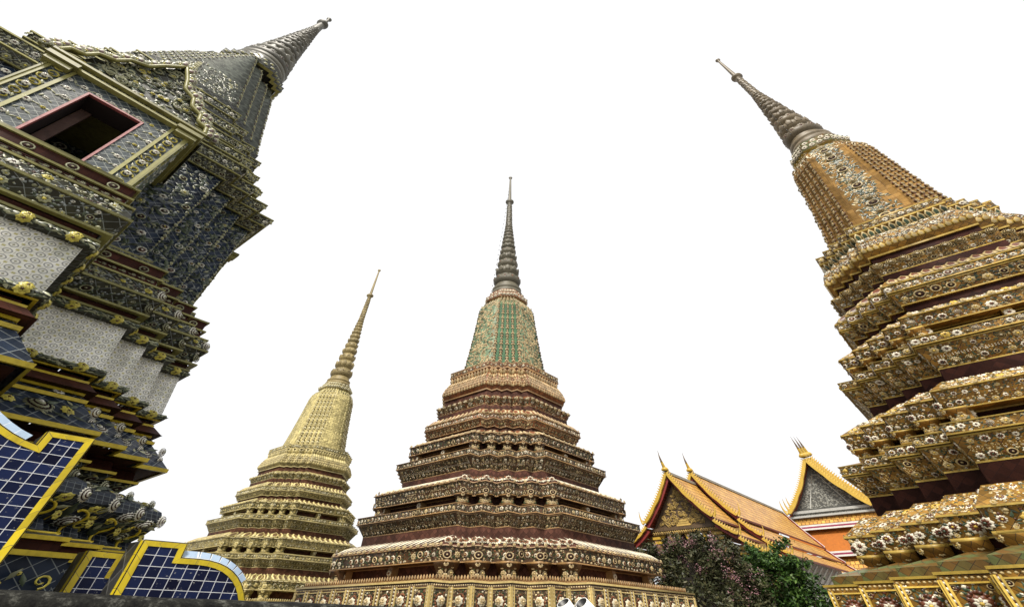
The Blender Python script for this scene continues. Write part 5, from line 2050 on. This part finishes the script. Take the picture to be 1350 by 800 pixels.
def silver_hall():
    a0, b0 = 9.70, 55.0
    o = AB(a0, b0 + 8, 0)
    root = thing('temple_hall', 'farther temple hall with silver gable relief above an orange wall, beside the orange chedi', 'temple hall', o)
    for lay in range(3):
        s0 = b0 + lay * 1.5
        z = 18.0 + lay * .5
        s1 = s0 + (3 if lay < 2 else 14)
        for sg in (-1, 1):
            bf = Buf()
            roof_slope(bf, 0, 1, a0, z, a0 + sg * 3.4, z - 5.7, s0, s1, .4, .3)
            bf.build('roof', ['roof_orange', 'roof_border'], root, o)
            bf = Buf()
            bargeboard(bf, 0, 0, (a0, z + .12, s0 - .14), (a0 + sg * 3.4, z - 5.6), sg, .22, 26, .26, .16)
            bf.build('bargeboard', ['gold_barge'], root, o)
        bf = Buf()
        chofa(bf, a0, s0 - .05, z + .5, 2.6, 0, 1)
        bf.build('roof_finial', ['gold_barge', 'brown_relief'], root, o)
    bt = b0 + 1.0
    bf = Buf()
    orn = Orn(bf)
    bf.prism([AB(a0 + 3.05, bt, 12.7), AB(a0 - 3.05, bt, 12.7), AB(a0, bt, 17.8)], B * .3, 0)
    F = Face(AB(a0 + 3.0, bt - .01, 12.9), -A, UP, -B, 6.0, 4.8)
    m = 1500
    uu, vv = rng.uniform(0, 6, m), rng.uniform(0, 4.8, m)
    ok = np.abs(uu - 3) < (2.65 - vv * .6)
    uu, vv = uu[ok], vv[ok]
    m = len(uu)
    orn.put('leafC', F, uu, vv, rng.uniform(.07, .14, m), rng.uniform(0, 6, m), 0, .5)
    orn.put('rosC', F, uu[::3], vv[::3], rng.uniform(.06, .12, len(uu[::3])), 0, 0, .4)
    for x in (-1, 1):
        bf.tube([AB(a0 + x * .3, bt - .03, 16.4), AB(a0 + x * 1.7, bt - .03, 12.9)], .05, 2, 5)
    bf.box(AB(a0, bt - .2, 12.5), A * 3.6, B * .35, UP * .14, 2)
    bf.box(AB(a0, bt - .1, 12.25), A * 3.4, B * .3, UP * .14, 0)
    Fc = Face(AB(a0 + 3.4, bt - .4, 12.1), -A, UP, -B, 6.8, .3)
    petals(orn, [Fc], 'lotusC', .7)
    bf.box(AB(a0, bt - .3, 12.0), A * 3.6, B * .4, UP * .1, 2)
    orn.flush()
    bf.build('gable_relief', ['silver_relief', 'silver_relief', 'silver_bright', 'relief_silver', 'relief_silver', 'silver_relief', 'dark_void', 'silver_bright', 'silver_relief'], root, o)
    # skirt roofs with striped borders on the front
    zc = 11.85
    front = bt - .3
    for k, (drop, out_, m) in enumerate(((.75, .5, 0), (2.0, 1.0, 1), (1.2, .8, 0))):
        bf = Buf()
        w0, w1 = 3.7 + k * .6, 3.7 + k * .6 + .5
        zt, zb_ = zc, zc - drop
        bf.prism([AB(a0 + w0, front, zt), AB(a0 + w1, front - out_, zb_), AB(a0 - w1, front - out_, zb_), AB(a0 - w0, front, zt)], -UP * .1, m)
        for q, (mm, hh) in enumerate(((2, .16), (3, .16), (2, .16))):
            bf.box(AB(a0, front - out_ - .02 * q, zb_ - .10 - q * .17), A * (w1 + .05), B * .06, UP * .083, mm)
        bf.build('skirt_roof', ['roof_orange', 'orange_paint', 'white_paint', 'crimson_paint'], root, o)
        zc = zb_ - .75
        front = front - out_ + .35
    bf = Buf()
    bf.box(AB(a0, bt + 8, 6.2), A * 4.6, B * 7.7, UP * 6.2, 0)
    bf.build('hall_wall', ['orange_paint'], root, o)


silver_hall()

# ------------------------------------------------------------------ planting
mat_leaf('leaf_olive', (.046, .053, .020), (.10, .09, .042))
mat_leaf('leaf_green', (.028, .074, .010), (.09, .16, .025))
mat_leaf('petal_pink', (.30, .15, .17), (.44, .27, .28), .4)
mat_plain('bark', (.10, .08, .06), .9, 12, .5, .3)


def make_tree(name, label, cat, a, b, clumps, trunk_h, leafm, nleaf, size, flower=None, nflower=0, spread=.42):
    o = AB(a, b, 0)
    root = thing(name, label, cat, o)
    bf = Buf()
    top = o + UP * trunk_h
    bf.tube([o, o + UP * trunk_h * .5 + A * .05, top], [.17, .13, .10], 0, 8)
    for cx in clumps:
        c = o + A * cx[0] + B * cx[1] + UP * cx[2]
        mid = (top + c) / 2 + rng.normal(0, .15, 3) + UP * -.15
        bf.tube([o + UP * trunk_h * .8, mid, c], [.07, .045, .015], 0, 5)
        for k in range(3):
            e = c + rng.normal(0, 1, 3) * cx[3] * .6
            bf.tube([mid, (mid + e) / 2 + rng.normal(0, .08, 3), e], [.03, .02, .006], 0, 4)
    bf.build('trunk', ['bark'], root, o)
    bf = Buf()
    per = nleaf // len(clumps)
    for cx in clumps:
        c = o + A * cx[0] + B * cx[1] + UP * cx[2]
        sub = c + rng.normal(0, 1, (26, 3)) * cx[3] * np.array([.5, .5, .42])
        ctr = sub[rng.integers(0, 26, per)]
        p = ctr + rng.normal(0, 1, (per, 3)) * cx[3] * .15
        t = rng.normal(0, 1, (per, 3))
        t /= np.linalg.norm(t, axis=1)[:, None]
        g = rng.normal(0, 1, (per, 3)) + np.array([0, 0, .8])
        s_ = np.cross(t, g)
        s_ /= np.linalg.norm(s_, axis=1)[:, None] + 1e-9
        L = size * rng.uniform(.6, 1.3, per)[:, None]
        nn = np.cross(t, s_) * L * .18
        V = np.stack([p - t * L, p + s_ * L * .42 + nn, p + t * L, p - s_ * L * .42 + nn], 1)
        i = bf.verts(V)
        k = np.arange(per) * 4 + i
        bf.faces(np.stack([k, k + 1, k + 2, k + 3], 1), 0)
    bf.build('crown', [leafm], root, o)
    if flower:
        bf = Buf()
        heads = []
        for cx in clumps:
            c = o + A * cx[0] + B * cx[1] + UP * cx[2]
            n = int(nflower * cx[4]) if len(cx) > 4 else 0
            for k in range(n):
                d = rng.normal(0, 1, 3)
                d /= np.linalg.norm(d)
                d[2] = abs(d[2]) * .8
                if d @ (EYE - c) < 0 and rng.random() < .5:
                    d[:2] *= -1
                heads.append(c + d * cx[3] * rng.uniform(.55, 1.05))
        per = 24
        for h in heads:
            p = h + rng.normal(0, 1, (per, 3)) * np.array([.09, .09, .13])
            t = rng.normal(0, 1, (per, 3))
            t /= np.linalg.norm(t, axis=1)[:, None]
            s_ = np.cross(t, rng.normal(0, 1, (per, 3)))
            s_ /= np.linalg.norm(s_, axis=1)[:, None]
            L = .032
            V = np.stack([p - t * L, p + s_ * L, p + t * L, p - s_ * L], 1)
            i = bf.verts(V)
            k = np.arange(per) * 4 + i
            bf.faces(np.stack([k, k + 1, k + 2, k + 3], 1), 0)
        bf.build('blossom', [flower], root, o)
    return root


make_tree('crape_myrtle', 'olive bush flecked with pink blossom beside the central chedi plinth', 'bush', 10.2, 25.6,
          [(2.0, -.8, 5.0, .75, .5), (2.7, -.9, 3.9, .9, .3), (2.5, -.6, 2.8, .9, .1), (1.1, -.2, 5.4, .9, .9), (0, 0, 5.3, .95, 1.0), (-.7, .2, 4.6, 1.0, .9), (.9, -.4, 4.2, 1.0, .4), (-1.2, 0, 3.7, .95, 1.0), (.2, -.3, 3.4, 1.1, .3),
           (1.8, -.6, 3.6, .9, .1), (-.4, -.4, 2.7, 1.1, .2), (-1.5, -.2, 2.8, .8, .4)], 2.2, 'leaf_olive', 13000, .10, 'petal_pink', 13)
make_tree('round_tree', 'dense dark green tree between the flowering bush and the orange chedi', 'tree', 7.75, 26.6,
          [(1.0, 0, 4.6, .85), (.2, 0, 4.75, .8), (-.6, 0, 4.3, .8), (.6, .1, 3.6, 1.0), (-.5, 0, 3.4, .95), (1.3, 0, 3.3, .8), (.2, -.2, 2.6, 1.1), (-.9, 0, 2.6, .8)], 1.8, 'leaf_green', 13000, .10)

mat_leaf('leaf_lime', (.10, .13, .02), (.22, .24, .05))
make_tree('lime_shrub', 'small yellow-green shrub showing over the parapet before the yellow-cream chedi', 'shrub', 25.3, 9.0,
          [(.1, 0, 3.05, .38), (-.25, 0, 2.8, .4), (.35, 0, 2.7, .35), (0, 0, 2.3, .45)], 1.5, 'leaf_lime', 2200, .06)

# ------------------------------------------------------------------ white lamp hoods just above the lower edge
mat_plain('lamp_white', (.80, .80, .78), .35, 5, .08, .08)


def lamp_hood(label, pos, r, tilt_dir, h, tilt=.9):
    o = np.array(pos, float)
    root = thing('spotlight', label, 'spotlight', (o[0], o[1], 0), 'white spotlights in the court')
    ax = np.array([*tilt_dir, 0.0])
    ax /= np.linalg.norm(ax)
    ax = ax * math.sin(tilt) + UP * math.cos(tilt)
    x = np.cross(ax, UP)
    x /= np.linalg.norm(x)
    y = np.cross(ax, x)
    seg = 22
    an = np.linspace(0, 2 * math.pi, seg, endpoint=False)
    bf = Buf()
    prof = [(.35, -h), (.8, -h * .92), (1, -h * .7), (1, 0), (.9, 0), (.86, -h * .35), (.0, -h * .36)]
    rows = [[o + ax * z + (x * math.cos(t) + y * math.sin(t)) * r * q for t in an] for q, z in prof]
    i = bf.verts(np.array(rows))
    for k in range(len(prof) - 1):
        for j in range(seg):
            j2 = (j + 1) % seg
            bf.faces([[i + k * seg + j, i + k * seg + j2, i + (k + 1) * seg + j2, i + (k + 1) * seg + j]], 0 if k < 4 else 1)
    bf.build('hood', ['lamp_white', 'dark_metal'], root, (o[0], o[1], 0), smooth=False)
    bf = Buf()
    bp = o - ax * h * .75
    bf.tube([np.array([bp[0], bp[1], 0]), np.array([bp[0], bp[1], bp[2] - .02])], .035, 0, 8)
    bf.tube([np.array([bp[0], bp[1], bp[2] - .12]), bp], .05, 0, 8)
    bf.build('post', ['lamp_white'], root, (o[0], o[1], 0))


lamp_hood('left of two white tubular spotlights with dark open mouths before the central plinth', (.775, 9.97, 2.03), .115, (-.75, -.6), .42, .72)
lamp_hood('right of two white tubular spotlights with dark open mouths before the central plinth', (1.06, 9.94, 2.03), .115, (-.75, -.6), .42, .9)
lamp_hood('white spotlight top barely showing below the left end of the central plinth', (-3.33, 9.42, 1.885), .12, (.1, 1), .3, .15)
lamp_hood('white spotlight top peeping up below the flower panels left of the plinth corner', (-2.58, 9.65, 1.90), .11, (.1, 1), .3, .15)

# ------------------------------------------------------------------ ground
m, nt, bs = nt_new('paving')
geo = nt.nodes.new('ShaderNodeNewGeometry')
br = N(nt, 'ShaderNodeTexBrick', ins={'Scale': 1.0, 'Mortar Size': .008, 'Brick Width': .6, 'Row Height': .6})
br.inputs['Color1'].default_value = (.26, .25, .22, 1)
br.inputs['Color2'].default_value = (.20, .195, .18, 1)
br.inputs['Mortar'].default_value = (.09, .085, .08, 1)
nt.links.new(geo.outputs['Position'], br.inputs['Vector'])
nt.links.new(grime(nt, br.outputs['Color'], .5, .5, .5), bs.inputs['Base Color'])
bs.inputs['Roughness'].default_value = .8
MATS['paving'] = m
bf = Buf()
bf.quad([(-900, -900, 0), (900, -900, 0), (900, 900, 0), (-900, 900, 0)], 0, [(0, 0), (1, 0), (1, 1), (0, 1)])
g = bf.build('ground', ['paving'])
g['kind'] = 'structure'

# ------------------------------------------------------------------ sky, sun, camera
w = bpy.data.worlds.new('World')
SC.world = w
w.use_nodes = True
nt = w.node_tree
bg = nt.nodes['Background']
sky = N(nt, 'ShaderNodeTexSky')
sky.sky_type = 'NISHITA'
sky.sun_disc = False
SUN_EL, SUN_AZ = R(50), R(192)
sky.sun_elevation = SUN_EL
sky.sun_rotation = SUN_AZ
sky.air_density = 1.0
sky.dust_density = 6.0
# a bright white cloud deck over the sky
cl = N(nt, 'ShaderNodeTexNoise', ins={'Scale': 2.0, 'Detail': 4.0})
tc = nt.nodes.new('ShaderNodeTexCoord')
nt.links.new(tc.outputs['Generated'], cl.inputs['Vector'])
cc = ramp(nt, cl.outputs['Fac'], [(.3, (10.4, 10.4, 10.5)), (.7, (11.6, 11.6, 11.6))])
mx = mixc(nt, .94, sky.outputs[0], cc)
nt.links.new(mx, bg.inputs['Color'])
bg.inputs['Strength'].default_value = .070

sun = bpy.data.lights.new('sun', 'SUN')
sun.energy = 3.4
sun.angle = R(12)
sun.color = (1.0, .94, .84)
so = bpy.data.objects.new('sun', sun)
COL.objects.link(so)
# from behind the viewer, over the right shoulder
dirv = Vector((math.sin(SUN_AZ) * math.cos(SUN_EL), math.cos(SUN_AZ) * math.cos(SUN_EL), math.sin(SUN_EL)))
so.rotation_euler = dirv.to_track_quat('Z', 'Y').to_euler()

cam = bpy.data.cameras.new('camera')
cam.sensor_fit = 'HORIZONTAL'
cam.sensor_width = 36
cam.lens = 486.8 / 1350 * 36
cam.shift_x = -6.4 / 1350
cam.clip_end = 3000
co = bpy.data.objects.new('camera', cam)
COL.objects.link(co)
co.matrix_world = Matrix.Translation((0, 0, 1.6)) @ Matrix.Rotation(R(90 + 41.40), 4, 'X') @ Matrix.Rotation(R(.498), 4, 'Z')
SC.camera = co

SC.view_settings.view_transform = 'Standard'
SC.view_settings.look = 'None'
SC.view_settings.exposure = 0.55
SC.view_settings.gamma = 1.0
SC.cycles.max_bounces = 5
SC.cycles.diffuse_bounces = 3
SC.cycles.use_adaptive_sampling = True
SC.cycles.use_denoising = True
